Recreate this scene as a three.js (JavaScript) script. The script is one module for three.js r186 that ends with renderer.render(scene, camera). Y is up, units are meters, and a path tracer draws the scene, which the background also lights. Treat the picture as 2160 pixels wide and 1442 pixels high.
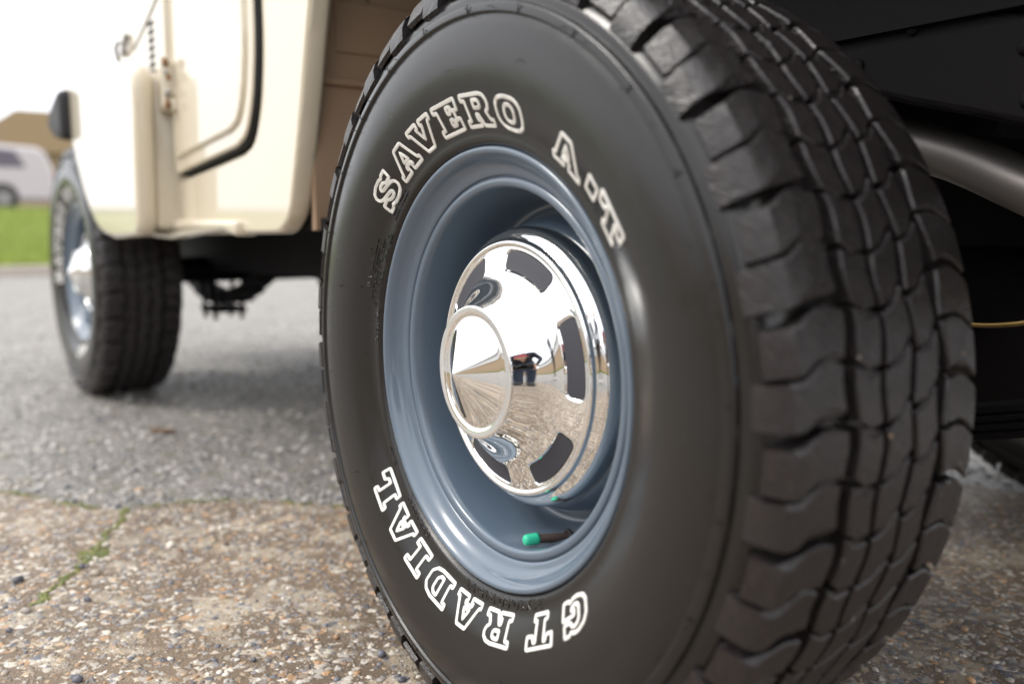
import * as THREE from 'three';
import { mergeGeometries, mergeVertices, toCreasedNormals } from 'three/addons/utils/BufferGeometryUtils.js';
import { RoundedBoxGeometry } from 'three/addons/geometries/RoundedBoxGeometry.js';
import { FontLoader } from 'three/addons/loaders/FontLoader.js';
import { ImprovedNoise } from 'three/addons/math/ImprovedNoise.js';

// ---------------------------------------------------------------- camera, sky, sun, exposure
const scene = new THREE.Scene();
const YAW = THREE.MathUtils.degToRad(34.75), PITCH = THREE.MathUtils.degToRad(7.26);
const EYE = new THREE.Vector3(0.7046, 0.5048, 0.456);
const FWD = new THREE.Vector3(-Math.cos(YAW) * Math.cos(PITCH), -Math.sin(PITCH), -Math.sin(YAW) * Math.cos(PITCH));
const camera = new THREE.PerspectiveCamera(41.7, 1024 / 683, 0.02, 400);
camera.position.copy(EYE); camera.lookAt(EYE.clone().add(FWD));
camera.focus = 0.93; camera.userData.fStop = 2.5;
const noise = new ImprovedNoise();
{
  const w = 512, h = 256, d = new Float32Array(w * h * 4);
  for (let j = 0; j < h; j++) for (let i = 0; i < w; i++) {
    const el = (0.5 - (j + 0.5) / h) * -Math.PI, az = (i / w) * Math.PI * 2;      // row 0 is the bottom of the sky
    const up = Math.sin(el), x = Math.cos(az) * Math.cos(el), z = Math.sin(az) * Math.cos(el);
    const c = 0.09 * noise.noise(x * 2.2, up * 4.5, z * 2.2) + 0.05 * noise.noise(x * 5 + 9, up * 9, z * 5);
    const v = 0.92 + 0.28 * Math.max(0, up) + c * 1.0;
    const k = (j * w + i) * 4; d[k] = v * 0.97; d[k + 1] = v * 0.99; d[k + 2] = v * 1.03; d[k + 3] = 1;
  }
  const t = new THREE.DataTexture(d, w, h, THREE.RGBAFormat, THREE.FloatType);
  t.mapping = THREE.EquirectangularReflectionMapping; t.minFilter = t.magFilter = THREE.LinearFilter; t.needsUpdate = true;
  scene.background = t; scene.environment = t;
}
const sun = new THREE.DirectionalLight(new THREE.Color(1, 0.95, 0.87), 1.1);
sun.position.set(-2.6, 5.2, 4.2); sun.castShadow = true; sun.shadow.radius = 34;
sun.shadow.camera.left = sun.shadow.camera.bottom = -6; sun.shadow.camera.right = sun.shadow.camera.top = 6; sun.shadow.camera.far = 40;
scene.add(sun); scene.add(sun.target);
const renderer = new THREE.WebGLRenderer({ antialias: true });
renderer.toneMapping = THREE.LinearToneMapping; renderer.toneMappingExposure = 1.95;
renderer.shadowMap.enabled = true; renderer.setSize(1024, 683);

// ---------------------------------------------------------------- helpers
let seed = 20240611;
const rnd = () => { seed |= 0; seed = (seed + 0x6D2B79F5) | 0; let t = Math.imul(seed ^ (seed >>> 15), 1 | seed); t = (t + Math.imul(t ^ (t >>> 7), 61 | t)) ^ t; return ((t ^ (t >>> 14)) >>> 0) / 4294967296; };
const rr = (a, b) => a + (b - a) * rnd();
const V = (x, y, z) => new THREE.Vector3(x, y, z);
const col = (r, g, b) => new THREE.Color().setRGB(r, g, b);
const mat = (c, roughness, o = {}) => new THREE.MeshStandardMaterial({ color: c, roughness, ...o });
const taken = {};
const numbered = n => { const k = taken[n] = (taken[n] ?? -1) + 1; return k ? `${n}_${String(k).padStart(3, '0')}` : n; };
function obj(name, geo, m, parent = scene) {
  if (Array.isArray(geo)) geo = mergeGeometries(geo.map(g => { g = g.index ? g.toNonIndexed() : g; for (const a of Object.keys(g.attributes)) if (!['position', 'normal', 'uv'].includes(a)) g.deleteAttribute(a); return g; }));
  const o = new THREE.Mesh(geo, m); o.name = parent === scene ? numbered(name) : name;
  o.castShadow = o.receiveShadow = true; parent.add(o); return o;
}
function tag(o, label, category, group) { o.userData.label = label; o.userData.category = category; if (group) o.userData.group = group; return o; }
function structure(o) { o.userData.kind = 'structure'; return o; }
function stuff(o) { o.userData.kind = 'stuff'; return o; }
function thing(name, label, category, pos = [0, 0, 0], turn = 0, group) {
  const g = new THREE.Group(); g.name = numbered(name); g.position.set(...pos); g.rotation.y = turn; scene.add(g); return tag(g, label, category, group);
}
function part(name, parent) { const g = new THREE.Group(); g.name = name; parent.add(g); return g; }
const box = (x0, x1, y0, y1, z0, z1, r = 0) => {
  const g = r ? new RoundedBoxGeometry(x1 - x0, y1 - y0, z1 - z0, 2, r) : new THREE.BoxGeometry(x1 - x0, y1 - y0, z1 - z0);
  return g.translate((x0 + x1) / 2, (y0 + y1) / 2, (z0 + z1) / 2);
};
const tube = (pts, r, seg = 40, rad = 14, closed = false) => new THREE.TubeGeometry(new THREE.CatmullRomCurve3(pts.map(p => V(...p)), closed), seg, r, rad, closed);
const lathe = (pts, seg = 256) => new THREE.LatheGeometry(pts.map(([r, z]) => new THREE.Vector2(r, z)), seg).rotateX(Math.PI / 2);
// closed cubic through points, for rounded profiles
function smooth2(pts, n = 8, tension = 0.5) {
  const c = new THREE.CatmullRomCurve3(pts.map(p => V(p[0], p[1], 0)), false, 'catmullrom', tension);
  return c.getPoints((pts.length - 1) * n).map(p => [p.x, p.y]);
}
// polygon with rounded corners
function roundPoly(pts, rad, n = 6) {
  const out = [], L = pts.length;
  for (let i = 0; i < L; i++) {
    const p = new THREE.Vector2(...pts[i]), a = new THREE.Vector2(...pts[(i + L - 1) % L]), b = new THREE.Vector2(...pts[(i + 1) % L]);
    const r = pts[i][2] ?? rad; if (r <= 0.0041 && r < rad) { out.push([p.x, p.y]); continue; }
    const da = a.clone().sub(p), db = b.clone().sub(p), m = Math.min(r, da.length() * 0.45, db.length() * 0.45);
    const s = p.clone().add(da.setLength(m)), e = p.clone().add(db.setLength(m));
    for (let k = 0; k <= n; k++) { const t = k / n; out.push([(1 - t) ** 2 * s.x + 2 * t * (1 - t) * p.x + t * t * e.x, (1 - t) ** 2 * s.y + 2 * t * (1 - t) * p.y + t * t * e.y]); }
  }
  return out;
}
const shapeOf = pts => new THREE.Shape(pts.map(p => new THREE.Vector2(p[0], p[1])));
// plate in the xy plane between z0 and z1 with rounded edges
function plate(pts, z0, z1, bevel = 0.006, seg = 4) {
  const b = Math.min(bevel, (z1 - z0) / 2 - 1e-4);
  const g = new THREE.ExtrudeGeometry(shapeOf(pts), { depth: z1 - z0 - 2 * b, bevelEnabled: b > 0, bevelThickness: b, bevelSize: b, bevelOffset: -b, bevelSegments: seg, curveSegments: 8 });
  const f = toCreasedNormals(g.translate(0, 0, z0 + b), 0.7), P = f.attributes.position, N = f.attributes.normal, a = V(0, 0, 0), c = V(0, 0, 0), d = V(0, 0, 0);
  for (let i = 0; i < P.count; i += 3) { // flat faces keep a flat normal
    a.fromBufferAttribute(P, i); c.fromBufferAttribute(P, i + 1).sub(a); d.fromBufferAttribute(P, i + 2).sub(a); c.cross(d).normalize();
    if (Math.abs(c.z) > 0.9995) for (let k = 0; k < 3; k++) N.setXYZ(i + k, 0, 0, Math.sign(c.z));
  }
  return f;
}
function dataTex(w, h, fn, srgb, repeat) {
  const d = new Uint8Array(w * h * 4); fn(d);
  const t = new THREE.DataTexture(d, w, h); t.magFilter = THREE.LinearFilter; t.minFilter = THREE.LinearMipmapLinearFilter; t.generateMipmaps = true;
  t.wrapS = t.wrapT = THREE.RepeatWrapping; if (srgb) t.colorSpace = THREE.SRGBColorSpace; if (repeat) t.repeat.set(...repeat); t.needsUpdate = true; return t;
}

// ---------------------------------------------------------------- ground materials: stones set in a binder, painted into colour and height
const s8 = v => Math.max(0, Math.min(255, v * 255 | 0));
function aggregate(N, metres, base, stones, density, sizes, blotch, seedNo, pale, big = 0) {
  seed = seedNo;
  const C = new Float32Array(N * N * 3), H = new Float32Array(N * N);
  for (let j = 0; j < N; j++) for (let i = 0; i < N; i++) {
    const k = j * N + i, u = i / N, v = j / N, T = Math.PI * 2;
    // tiling noise: sample on two circles
    const a = Math.cos(u * T), b = Math.sin(u * T), c = Math.cos(v * T), e = Math.sin(v * T);
    const n1 = noise.noise(a * 1.3 + 5, b * 1.3 + c * 1.3, e * 1.3 + 3), n2 = noise.noise(a * 5 + c * 4, b * 5 - e * 3, e * 5 + 11 + a);
    const g = rnd() - 0.5, m = 1 + blotch * (n1 * 0.9 + n2 * 0.6) + g * 0.35;
    if (pale) { const n3 = noise.noise(a * 4 + 2, b * 4 + e * 3, c * 4) + 0.7 * noise.noise(a * 11 + c * 9, b * 11 - e * 8, e * 9 + 1) + 0.35 * g, w = Math.min(1, Math.max(0, (n3 - 0.12) * 3)); for (let ch = 0; ch < 3; ch++) C[k * 3 + ch] = (base[ch] * (1 - w) + pale[ch] * w) * m; H[k] = 0.28 + g * 0.12 + n2 * 0.08 + w * 0.25; continue; }
    C[k * 3] = base[0] * m; C[k * 3 + 1] = base[1] * m; C[k * 3 + 2] = base[2] * m; H[k] = 0.28 + g * 0.12 + n2 * 0.08;
  }
  const px = N / metres;
  if (big) for (let s = 0; s < big; s++) { // broad worn flat pieces
    const R = rr(0.008, 0.03) * px, el = rr(0.35, 0.8), an = rr(0, 6.3), ca = Math.cos(an), sa = Math.sin(an), cx = rr(0, N), cy = rr(0, N), m = rr(0.8, 1.25), ir = rr(0, 6.3);
    for (let y = -R | 0; y <= R; y++) for (let x = -R | 0; x <= R; x++) {
      const xx = (x * ca + y * sa) / R, yy = (-x * sa + y * ca) / (R * el), th = Math.atan2(yy, xx), dd = Math.hypot(xx, yy) * (1 + 0.22 * Math.sin(3 * th + ir) + 0.14 * Math.sin(7 * th + 3 * ir)) + (rnd() - 0.5) * 0.22; if (dd > 1) continue;
      const k = (((cy + y | 0) + N) % N) * N + (((cx + x | 0) + N) % N), e = Math.min(0.9, (1 - dd) * 4), g = 1 + (rnd() - 0.5) * 0.3; for (let ch = 0; ch < 3; ch++) C[k * 3 + ch] = C[k * 3 + ch] * (1 - e) + pale[ch] * 1.25 * m * g * e; H[k] += 0.3 * e;
    }
  }
  const count = density * metres * metres | 0;
  for (let s = 0; s < count; s++) {
    const q = rnd(), R = (sizes[0] + (sizes[1] - sizes[0]) * q * q * q) * px * 0.5, el = rr(0.5, 1), an = rr(0, 6.3), ca = Math.cos(an), sa = Math.sin(an);
    const c = stones[rnd() * stones.length | 0], m = rr(0.65, 1.3), cx = rr(0, N), cy = rr(0, N), hgt = rr(0.35, 0.95), ir = rr(0, 6.3), ia = rr(0.08, 0.26);
    const B = Math.ceil(R + 1);
    for (let y = -B; y <= B; y++) for (let x = -B; x <= B; x++) {
      const xx = (x * ca + y * sa) / R, yy = (-x * sa + y * ca) / (R * el), th = Math.atan2(yy, xx);
      const dd = Math.hypot(xx, yy) * (1 + ia * Math.sin(3 * th + ir) + ia * 0.5 * Math.sin(5 * th + 2 * ir));
      if (dd > 1) continue;
      const k = (((cy + y | 0) + N) % N) * N + (((cx + x | 0) + N) % N), e = Math.min(1, (1 - dd) * 3), g = 1 + (rnd() - 0.5) * 0.14;
      for (let ch = 0; ch < 3; ch++) C[k * 3 + ch] = C[k * 3 + ch] * (1 - e) + c[ch] * m * g * e;
      H[k] = H[k] * (1 - e) + (0.3 + hgt * 0.6 * Math.sqrt(Math.max(0, 1 - dd * dd))) * e;
    }
  }
  const enc = v => s8(v <= 0.0031308 ? v * 12.92 : 1.055 * Math.pow(Math.max(v, 0), 1 / 2.4) - 0.055);
  const map = dataTex(N, N, d => { for (let k = 0; k < N * N; k++) { d[k * 4] = enc(C[k * 3]); d[k * 4 + 1] = enc(C[k * 3 + 1]); d[k * 4 + 2] = enc(C[k * 3 + 2]); d[k * 4 + 3] = 255; } }, true);
  const bump = dataTex(N, N, d => { for (let k = 0; k < N * N; k++) { d[k * 4] = d[k * 4 + 1] = d[k * 4 + 2] = s8(H[k]); d[k * 4 + 3] = 255; } });
  return { map, bump };
}
const STONES = [[0.42, 0.36, 0.29], [0.36, 0.27, 0.18], [0.26, 0.2, 0.15], [0.5, 0.45, 0.38], [0.22, 0.2, 0.2], [0.4, 0.24, 0.13], [0.3, 0.27, 0.24], [0.55, 0.5, 0.44], [0.14, 0.14, 0.16]];
const GREYS = [[0.33, 0.305, 0.28], [0.24, 0.225, 0.215], [0.4, 0.37, 0.34], [0.15, 0.15, 0.16], [0.38, 0.35, 0.32], [0.24, 0.21, 0.18], [0.12, 0.12, 0.13], [0.45, 0.43, 0.41]];
const slabT = aggregate(2048, 1.9, [0.165, 0.118, 0.078], STONES, 30000, [0.0018, 0.016], 0.3, 11, [0.36, 0.3, 0.225], 130);
const tarT = aggregate(1024, 1.3, [0.175, 0.16, 0.142], GREYS, 24000, [0.003, 0.014], 0.34, 12, [0.105, 0.095, 0.06]);
const M = {
  slab: mat(col(1, 1, 1), 0.62, { map: slabT.map, bumpMap: slabT.bump, bumpScale: 0.0045 }),
  tar: mat(col(1, 1, 1), 0.6, { map: tarT.map, bumpMap: tarT.bump, bumpScale: 0.004 }),
  rubber: null,
  white: mat(col(0.78, 0.76, 0.71), 0.5),
  rim: new THREE.MeshPhysicalMaterial({ color: col(0.09, 0.126, 0.172), roughness: 0.36, clearcoat: 0.9, clearcoatRoughness: 0.14 }),
  chrome: mat(col(0.9, 0.9, 0.89), 0.025, { metalness: 1 }),
  inlay: mat(col(0.042, 0.042, 0.052), 0.6),
  cream: new THREE.MeshPhysicalMaterial({ color: col(0.62, 0.545, 0.41), roughness: 0.42, clearcoat: 1, clearcoatRoughness: 0.03 }),
  black: mat(col(0.008, 0.007, 0.008), 0.6),
  chassis: new THREE.MeshPhysicalMaterial({ color: col(0.0055, 0.0045, 0.0055), roughness: 0.7, specularIntensity: 0.35 }),
  archBrown: mat(col(0.3, 0.2, 0.125), 0.7),  // even brown for the wheelhouse front wall and its ribs
  seal: mat(col(0.01, 0.01, 0.01), 0.7),
  steel: mat(col(0.3, 0.29, 0.28), 0.42, { metalness: 0.9 }),
  pipe: mat(col(0.34, 0.31, 0.29), 0.46, { metalness: 0.85 }),
  rust: mat(col(0.2, 0.095, 0.04), 0.85),
  green: mat(col(0.03, 0.5, 0.3), 0.38),
  stem: mat(col(0.045, 0.028, 0.022), 0.7),
  glass: new THREE.MeshPhysicalMaterial({ color: col(0.9, 0.95, 0.93), roughness: 0.02, transmission: 1, thickness: 0, ior: 1.5 }),
  grass: mat(col(0.16, 0.2, 0.045), 0.9),
  moss: mat(col(0.1, 0.13, 0.02), 0.95),
  pebble: mat(col(1, 1, 1), 0.46),
};
{
  const N = 512; seed = 77;
  const rough = dataTex(N, N, d => { for (let j = 0; j < N; j++) for (let i = 0; i < N; i++) { const k = (j * N + i) * 4, n = noise.noise(i / 46, j / 46, 2.2), m = noise.noise(i / 9, j / 9, 8.1); const v = 0.5 + 0.16 * n + 0.07 * m + (rnd() - 0.5) * 0.06; d[k] = d[k + 1] = d[k + 2] = s8(v); d[k + 3] = 255; } }, false, [9, 2]);
  const bump = dataTex(N, N, d => { for (let k = 0; k < N * N; k++) { const v = 0.5 + (rnd() - 0.5) * 0.5; d[k * 4] = d[k * 4 + 1] = d[k * 4 + 2] = s8(v); d[k * 4 + 3] = 255; } }, false, [14, 4]);
  M.rubber = mat(col(0.0105, 0.0092, 0.0086), 0.44, { roughnessMap: rough, bumpMap: bump, bumpScale: 0.00012 });
  const dust = dataTex(256, 256, d => { for (let j = 0; j < 256; j++) for (let i = 0; i < 256; i++) { const k = (j * 256 + i) * 4, n = noise.noise(i / 21, j / 21, 4.4) + 0.6 * noise.noise(i / 6, j / 6, 1.7), v = Math.max(0, n) * 0.5 + rnd() * 0.1; d[k] = s8(0.44 + 0.3 * v); d[k + 1] = s8(0.42 + 0.22 * v); d[k + 2] = s8(0.42 + 0.17 * v); d[k + 3] = 255; } }, true, [16, 8]);
  const worn = dataTex(256, 256, d => { for (let j = 0; j < 256; j++) for (let i = 0; i < 256; i++) { const k = (j * 256 + i) * 4, v = 0.5 + 0.32 * noise.noise(i / 13, j / 13, 6.1) + 0.2 * noise.noise(i / 4, j / 4, 3.3) + (rnd() - 0.5) * 0.12; d[k] = d[k + 1] = d[k + 2] = s8(v); d[k + 3] = 255; } }, false, [11, 6]);
  M.tread = mat(col(0.098, 0.09, 0.093), 0.66, { roughnessMap: rough, map: dust, bumpMap: worn, bumpScale: 0.0011 });
}

// ---------------------------------------------------------------- ground
{
  const g = new THREE.PlaneGeometry(240, 240, 1, 1).rotateX(-Math.PI / 2); const uv = g.attributes.uv; for (let i = 0; i < uv.count; i++) uv.setXY(i, uv.getX(i) * 240 / 1.3, uv.getY(i) * 240 / 1.3);
  structure(obj('tarmac_yard', g, M.tar));
}
// worn concrete slab that the rear wheel stands on
const SLAB = [[-1.62, 0.78], [-1.42, 0.5], [-1.226, 0.31], [-1.1, 0.235], [-0.984, 0.154], [-0.95, 0.03], [-0.878, -0.087], [-0.77, -0.19], [-0.74, -0.4], [-0.66, -0.8], [-0.2, -1.25], [0.6, -1.3], [1.5, -1.0], [2.2, 0.5], [1.7, 1.2], [0.8, 1.42], [-0.5, 1.3], [-1.2, 1.12]];
const SLABC = new THREE.CatmullRomCurve3(SLAB.map(p => V(p[0], 0, p[1])), true).getPoints(320).map((p, i) => [p.x + 0.012 * noise.noise(i * 0.31, 1, 0) + 0.006 * noise.noise(i * 0.9, 4, 0), p.z + 0.012 * noise.noise(i * 0.31, 7, 0) + 0.006 * noise.noise(i * 0.9, 9, 0)]);
const inSlab = (x, z) => { let c = false; for (let i = 0, j = SLABC.length - 1; i < SLABC.length; j = i++) { const a = SLABC[i], b = SLABC[j]; if ((a[1] > z) !== (b[1] > z) && x < (b[0] - a[0]) * (z - a[1]) / (b[1] - a[1]) + a[0]) c = !c; } return c; };
{
  const g = new THREE.ExtrudeGeometry(shapeOf(SLABC.map(p => [p[0], -p[1]])), { depth: 0.012, bevelEnabled: true, bevelSize: 0.004, bevelThickness: 0.003, bevelSegments: 2 }).rotateX(-Math.PI / 2).translate(0, -0.0095, 0);
  const P = g.attributes.position, uv = g.attributes.uv; for (let i = 0; i < P.count; i++) uv.setXY(i, P.getX(i) / 1.9 + 0.31, P.getZ(i) / 1.9 + 0.17);
  structure(obj('concrete_slab', g, M.slab));
}
// loose stones and bedded pebbles, too many to count
function blobGeo(k) {
  const g = mergeVertices(new THREE.IcosahedronGeometry(1, 1).deleteAttribute('uv').deleteAttribute('normal')); const P = g.attributes.position;
  for (let i = 0; i < P.count; i++) { const v = V(P.getX(i), P.getY(i), P.getZ(i)), n = 1 + 0.34 * noise.noise(v.x * 1.3 + k * 7, v.y * 1.3, v.z * 1.3 + k); P.setXYZ(i, v.x * n, v.y * n, v.z * n); }
  g.computeVertexNormals(); return g;
}
function scatter(name, count, place, geo, material, label) {
  const m = new THREE.InstancedMesh(geo, material, count), q = new THREE.Matrix4(), e = new THREE.Euler(), Q = new THREE.Quaternion();
  for (let i = 0; i < count; i++) { const s = place(i); e.set(s.tilt ?? 0, rr(0, 6.3), s.tilt2 ?? 0); q.compose(V(...s.p), Q.setFromEuler(e), V(...s.s)); m.setMatrixAt(i, q); m.setColorAt(i, s.c); }
  m.name = numbered(name); m.castShadow = m.receiveShadow = true; scene.add(m); stuff(m); m.userData.label = label; return m;
}
const HEAD = Math.atan2(FWD.z, FWD.x);
{
  seed = 501;
  // points of the yard in front of the lens, denser near it
  const spot = (r0, r1, spread, pow = 1) => { const r = r0 + (r1 - r0) * Math.pow(rnd(), pow), a = HEAD + rr(-spread, spread); return [EYE.x + Math.cos(a) * r, EYE.z + Math.sin(a) * r]; };
  const tone = (list, b) => { const c = list[rnd() * list.length | 0], m = rr(0.7, 1.35) * b; return col(c[0] * m, c[1] * m, c[2] * m); };
  for (let k = 0; k < 2; k++) scatter('gravel', 15000, () => {
    let x, z; do [x, z] = spot(0.35, 2.6, 0.85); while (!inSlab(x, z));
    const q = rnd(), s = 0.0009 + 0.0042 * q * q * q * q;
    return { p: [x, 0.0052 + s * 0.02, z], s: [s, s * rr(0.35, 0.7), s * rr(0.6, 1)], c: tone(STONES, 1), tilt: rr(-0.3, 0.3) };
  }, blobGeo(k), M.pebble, 'brown and pale grit bedded in the worn concrete slab');
  for (let k = 0; k < 2; k++) scatter('road_grit', 16000, () => {
    let x, z; do [x, z] = spot(0.8, 6.5, 0.75, 1.3); while (inSlab(x, z));
    const q = rnd(), s = 0.0022 + 0.006 * q * q;
    return { p: [x, s * 0.1, z], s: [s, s * rr(0.4, 0.7), s * rr(0.6, 1)], c: tone(GREYS, 1.1), tilt: rr(-0.3, 0.3) };
  }, blobGeo(k + 5), M.pebble, 'grey grit on the tarmac around the slab');
  scatter('loose_stones', 260, () => {
    const [x, z] = spot(0.4, 3.2, 0.8); const s = rr(0.003, 0.0078), y = inSlab(x, z) ? 0.0055 : 0;
    return { p: [x, y + s * 0.4, z], s: [s, s * rr(0.5, 0.8), s * rr(0.6, 1)], c: rnd() < 0.35 ? tone([[0.1, 0.1, 0.12]], 1) : tone(STONES, 1.1), tilt: rr(-0.5, 0.5), tilt2: rr(-0.5, 0.5) };
  }, blobGeo(9), M.pebble, 'small loose stones lying on the slab and tarmac');
  // moss in the crack and along the slab's edge
  const crack = new THREE.CatmullRomCurve3([[-0.978, 0.135], [-0.9, 0.16], [-0.83, 0.2], [-0.74, 0.235], [-0.66, 0.29], [-0.6, 0.33]].map(p => V(p[0], 0, p[1])));
  const gauss = () => (rnd() + rnd() + rnd() + rnd() - 2) * 0.9;
  scatter('moss', 4600, i => {
    let x, z;
    if (i < 2100) {
      if (i < 750) { x = -0.758 + gauss() * 0.02; z = 0.228 + gauss() * 0.017; }
      else { const t = rnd(), p = crack.getPoint(t), w = 0.002 + 0.009 * Math.max(0, noise.noise(t * 11, 9, 4) + 0.2); x = p.x + gauss() * w + 0.016 * noise.noise(t * 13, 2, 6); z = p.z + gauss() * w + 0.016 * noise.noise(t * 13, 8, 1); }
    } else { let p, n; do { const k = rnd() * SLABC.length | 0; p = SLABC[k]; n = noise.noise(k * 0.09, 5, 2) + 0.6 * noise.noise(k * 0.31, 8, 2); } while (n < 0.08 - 0.25 * rnd() * rnd() || p[0] > 1.5 || p[1] < -0.25); x = p[0] + gauss() * 0.012; z = p[1] + gauss() * 0.012; }
    const s = rr(0.0008, 0.0034) * rr(0.6, 1), b = rr(0.4, 1.5), y = rr(0.75, 1.15);
    return { p: [x, (inSlab(x, z) ? 0.0052 : 0.0005) + s * 0.1, z], s: [s, s * rr(0.5, 1), s], c: col(0.13 * b * y, 0.135 * b, 0.022 * b) };
  }, blobGeo(12), M.pebble, 'green moss in the crack and along the edge of the slab');
}
// fallen leaf fragment on the tarmac
{
  const g = plate(roundPoly([[-0.04, 0], [-0.015, 0.016], [0.02, 0.018], [0.045, 0.004], [0.02, -0.014], [-0.018, -0.012]], 0.01), 0, 0.003, 0.001, 1).rotateX(-Math.PI / 2).rotateY(0.7);
  const P = g.attributes.position; for (let i = 0; i < P.count; i++) P.setY(i, P.getY(i) + 0.004 + 3 * P.getX(i) ** 2 + 2 * P.getZ(i) ** 2); g.computeVertexNormals(); g.translate(-1.57, 0.002, -0.07);
  tag(obj('fallen_leaf', g, mat(col(0.12, 0.06, 0.025), 0.8)), 'curled brown fallen leaf lying on the tarmac', 'leaf');
}

// ---------------------------------------------------------------- the off-road vehicle
const font = await new FontLoader().loadAsync('fonts/droid/droid_sans_bold.typeface.json');
const car = thing('off_road_vehicle', 'cream classic off-road vehicle on chunky white-lettered tyres with blue-grey steel wheels', 'vehicle');
const YC = 0.37, ZC = -0.091;

// --- tyre profile (radius, outward); mirrored about the middle of the tread
const SIDE = smooth2([[0.2, -0.012], [0.2062, -0.006], [0.2095, -0.0005], [0.2125, 0.0032], [0.216, 0.0046], [0.2205, 0.0054], [0.2265, 0.0076], [0.2345, 0.0119], [0.245, 0.0171], [0.254, 0.0207], [0.266, 0.0239], [0.28, 0.026], [0.295, 0.0266], [0.309, 0.0252], [0.3175, 0.0231]], 4)
  .concat([[0.3181, 0.0229], [0.3186, 0.0242], [0.3193, 0.0252], [0.3208, 0.0257], [0.3265, 0.0244], [0.3279, 0.0234], [0.3285, 0.0215], [0.3288, 0.0192], [0.3292, 0.0184], [0.333, 0.018], [0.338, 0.0172], [0.344, 0.0128], [0.3495, 0.006], [0.3535, -0.003], [0.3562, -0.014], [0.358, -0.035], [0.359, -0.06], [0.3594, ZC]]);
const zSide = r => { for (let i = 1; i < SIDE.length; i++) if (SIDE[i][0] >= r) { const [a, b] = [SIDE[i - 1], SIDE[i]]; return a[1] + (b[1] - a[1]) * (r - a[0]) / Math.max(1e-9, b[0] - a[0]); } return 0; };
const tyreGeo = lathe([...SIDE, ...SIDE.slice(0, -1).reverse().map(([r, z]) => [r, 2 * ZC - z])].reverse(), 320);
{ const uv = tyreGeo.attributes.uv; for (let i = 0; i < uv.count; i++) uv.setXY(i, uv.getX(i), uv.getY(i)); }

// --- tread blocks: a cross-section swept round the tyre between two wavy lateral grooves
function block(section, a0, a1, zig = () => 0) {
  const ts = [0, 0.045, 0.36, 0.66, 0.955, 1], n = section.length, pos = [], idx = [];
  ts.forEach((t, i) => section.forEach(([r, z, keep], j) => {
    const s = a0(z) + (a1(z) - a0(z)) * t, th = s / 0.371, zz = z + zig(s) * (keep ?? 1);
    const R = r - ((i === 0 || i === ts.length - 1) && r > 0.362 ? 0.0013 : 0);
    pos.push(R * Math.cos(th), R * Math.sin(th), zz);
  }));
  for (let i = 0; i < ts.length - 1; i++) for (let j = 0; j < n; j++) { const a = i * n + j, b = i * n + (j + 1) % n, c = a + n, d = b + n; idx.push(a, b, c, b, d, c); }
  const cap = THREE.ShapeUtils.triangulateShape(section.map(s => new THREE.Vector2(s[1], s[0])), []);
  const o = (ts.length - 1) * n; for (const [a, b, c] of cap) { idx.push(a, c, b); idx.push(o + a, o + b, o + c); }
  const g = new THREE.BufferGeometry(); g.setAttribute('position', new THREE.Float32BufferAttribute(pos, 3)); g.setIndex(idx);
  const f = toCreasedNormals(g, 0.5); const P = f.attributes.position, uv = new Float32Array(P.count * 2); for (let i = 0; i < P.count; i++) { uv[i * 2] = P.getX(i) + P.getY(i); uv[i * 2 + 1] = P.getZ(i) * 4; } f.setAttribute('uv', new THREE.BufferAttribute(uv, 2)); return f;
}
const NP = 30, PITCHLEN = 2 * Math.PI * 0.371 / NP;
const mz = z => 2 * ZC - z;
const crown = z => 0.3712 - 0.0022 * ((z - ZC) / 0.1) ** 2;
const wave = z => 0.004 + 0.0125 * Math.sin(Math.min(1, Math.max(0, (0.006 - z) / 0.036)) * 2.3);   // outer shoulder groove, seen from the wheel's outside
const tri = s => { const q = ((s / PITCHLEN) % 1 + 1) % 1; return (q < 0.5 ? q * 4 - 1 : 3 - q * 4) * 0.0038; };
const shoulder = (low, w) => [[0.353, -0.033, 1], [0.3685, -0.0338, 1], [crown(-0.033), -0.0326, 1], [crown(-0.025), -0.0245, 0.7], [crown(-0.02), -0.019, 0.4], [crown(-0.014), -0.0128, 0.2], [crown(-0.006), -0.0065, 0], [crown(0), 0.004, 0], [0.3674, 0.0088, 0], [0.362, 0.0138 + w, 0], [0.351, 0.0192 + w, 0], [low, 0.0208 + w, 0], [low - 0.003, 0.016, 0], [0.352, 0, 0]];
const flat = (z0, z1) => [[0.354, z1, 1], [crown(z1) - 0.0014, z1, 1], [crown(z1), z1 + 0.0012, 1], [crown((z0 + z1) / 2), (z0 + z1) / 2, 1], [crown(z0), z0 - 0.0012, 1], [crown(z0) - 0.0014, z0, 1], [0.354, z0, 1]];
const mirrorSec = S => S.map(([r, z, k]) => [r, mz(z), k]).reverse();
const halfP = PITCHLEN / 2;
const nick = z => 0.0001 + 0.0021 * Math.max(Math.min(1, Math.max(0, (z + 0.013) / 0.006)), 0.8 * Math.min(1, Math.max(0, (-0.02 - z) / 0.004)));   // notch at the edge, slot further in, bridged between
const BL = [];
BL.push(block(shoulder(0.3395, 0), z => wave(z) + 0.0058, z => wave(z) + halfP - nick(z), tri));
BL.push(block(shoulder(0.3475, -0.0015), z => wave(z) + halfP + nick(z), z => wave(z) + PITCHLEN - 0.0058, tri));
BL.push(block(mirrorSec(shoulder(0.3395, 0)), z => wave(mz(z)) + 0.0035 + 0.02, z => wave(mz(z)) + halfP - 0.0012 + 0.02, s => -tri(s)));
BL.push(block(mirrorSec(shoulder(0.3475, -0.0015)), z => wave(mz(z)) + halfP + 0.0018 + 0.02, z => wave(mz(z)) + PITCHLEN - 0.0035 + 0.02, s => -tri(s)));
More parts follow.
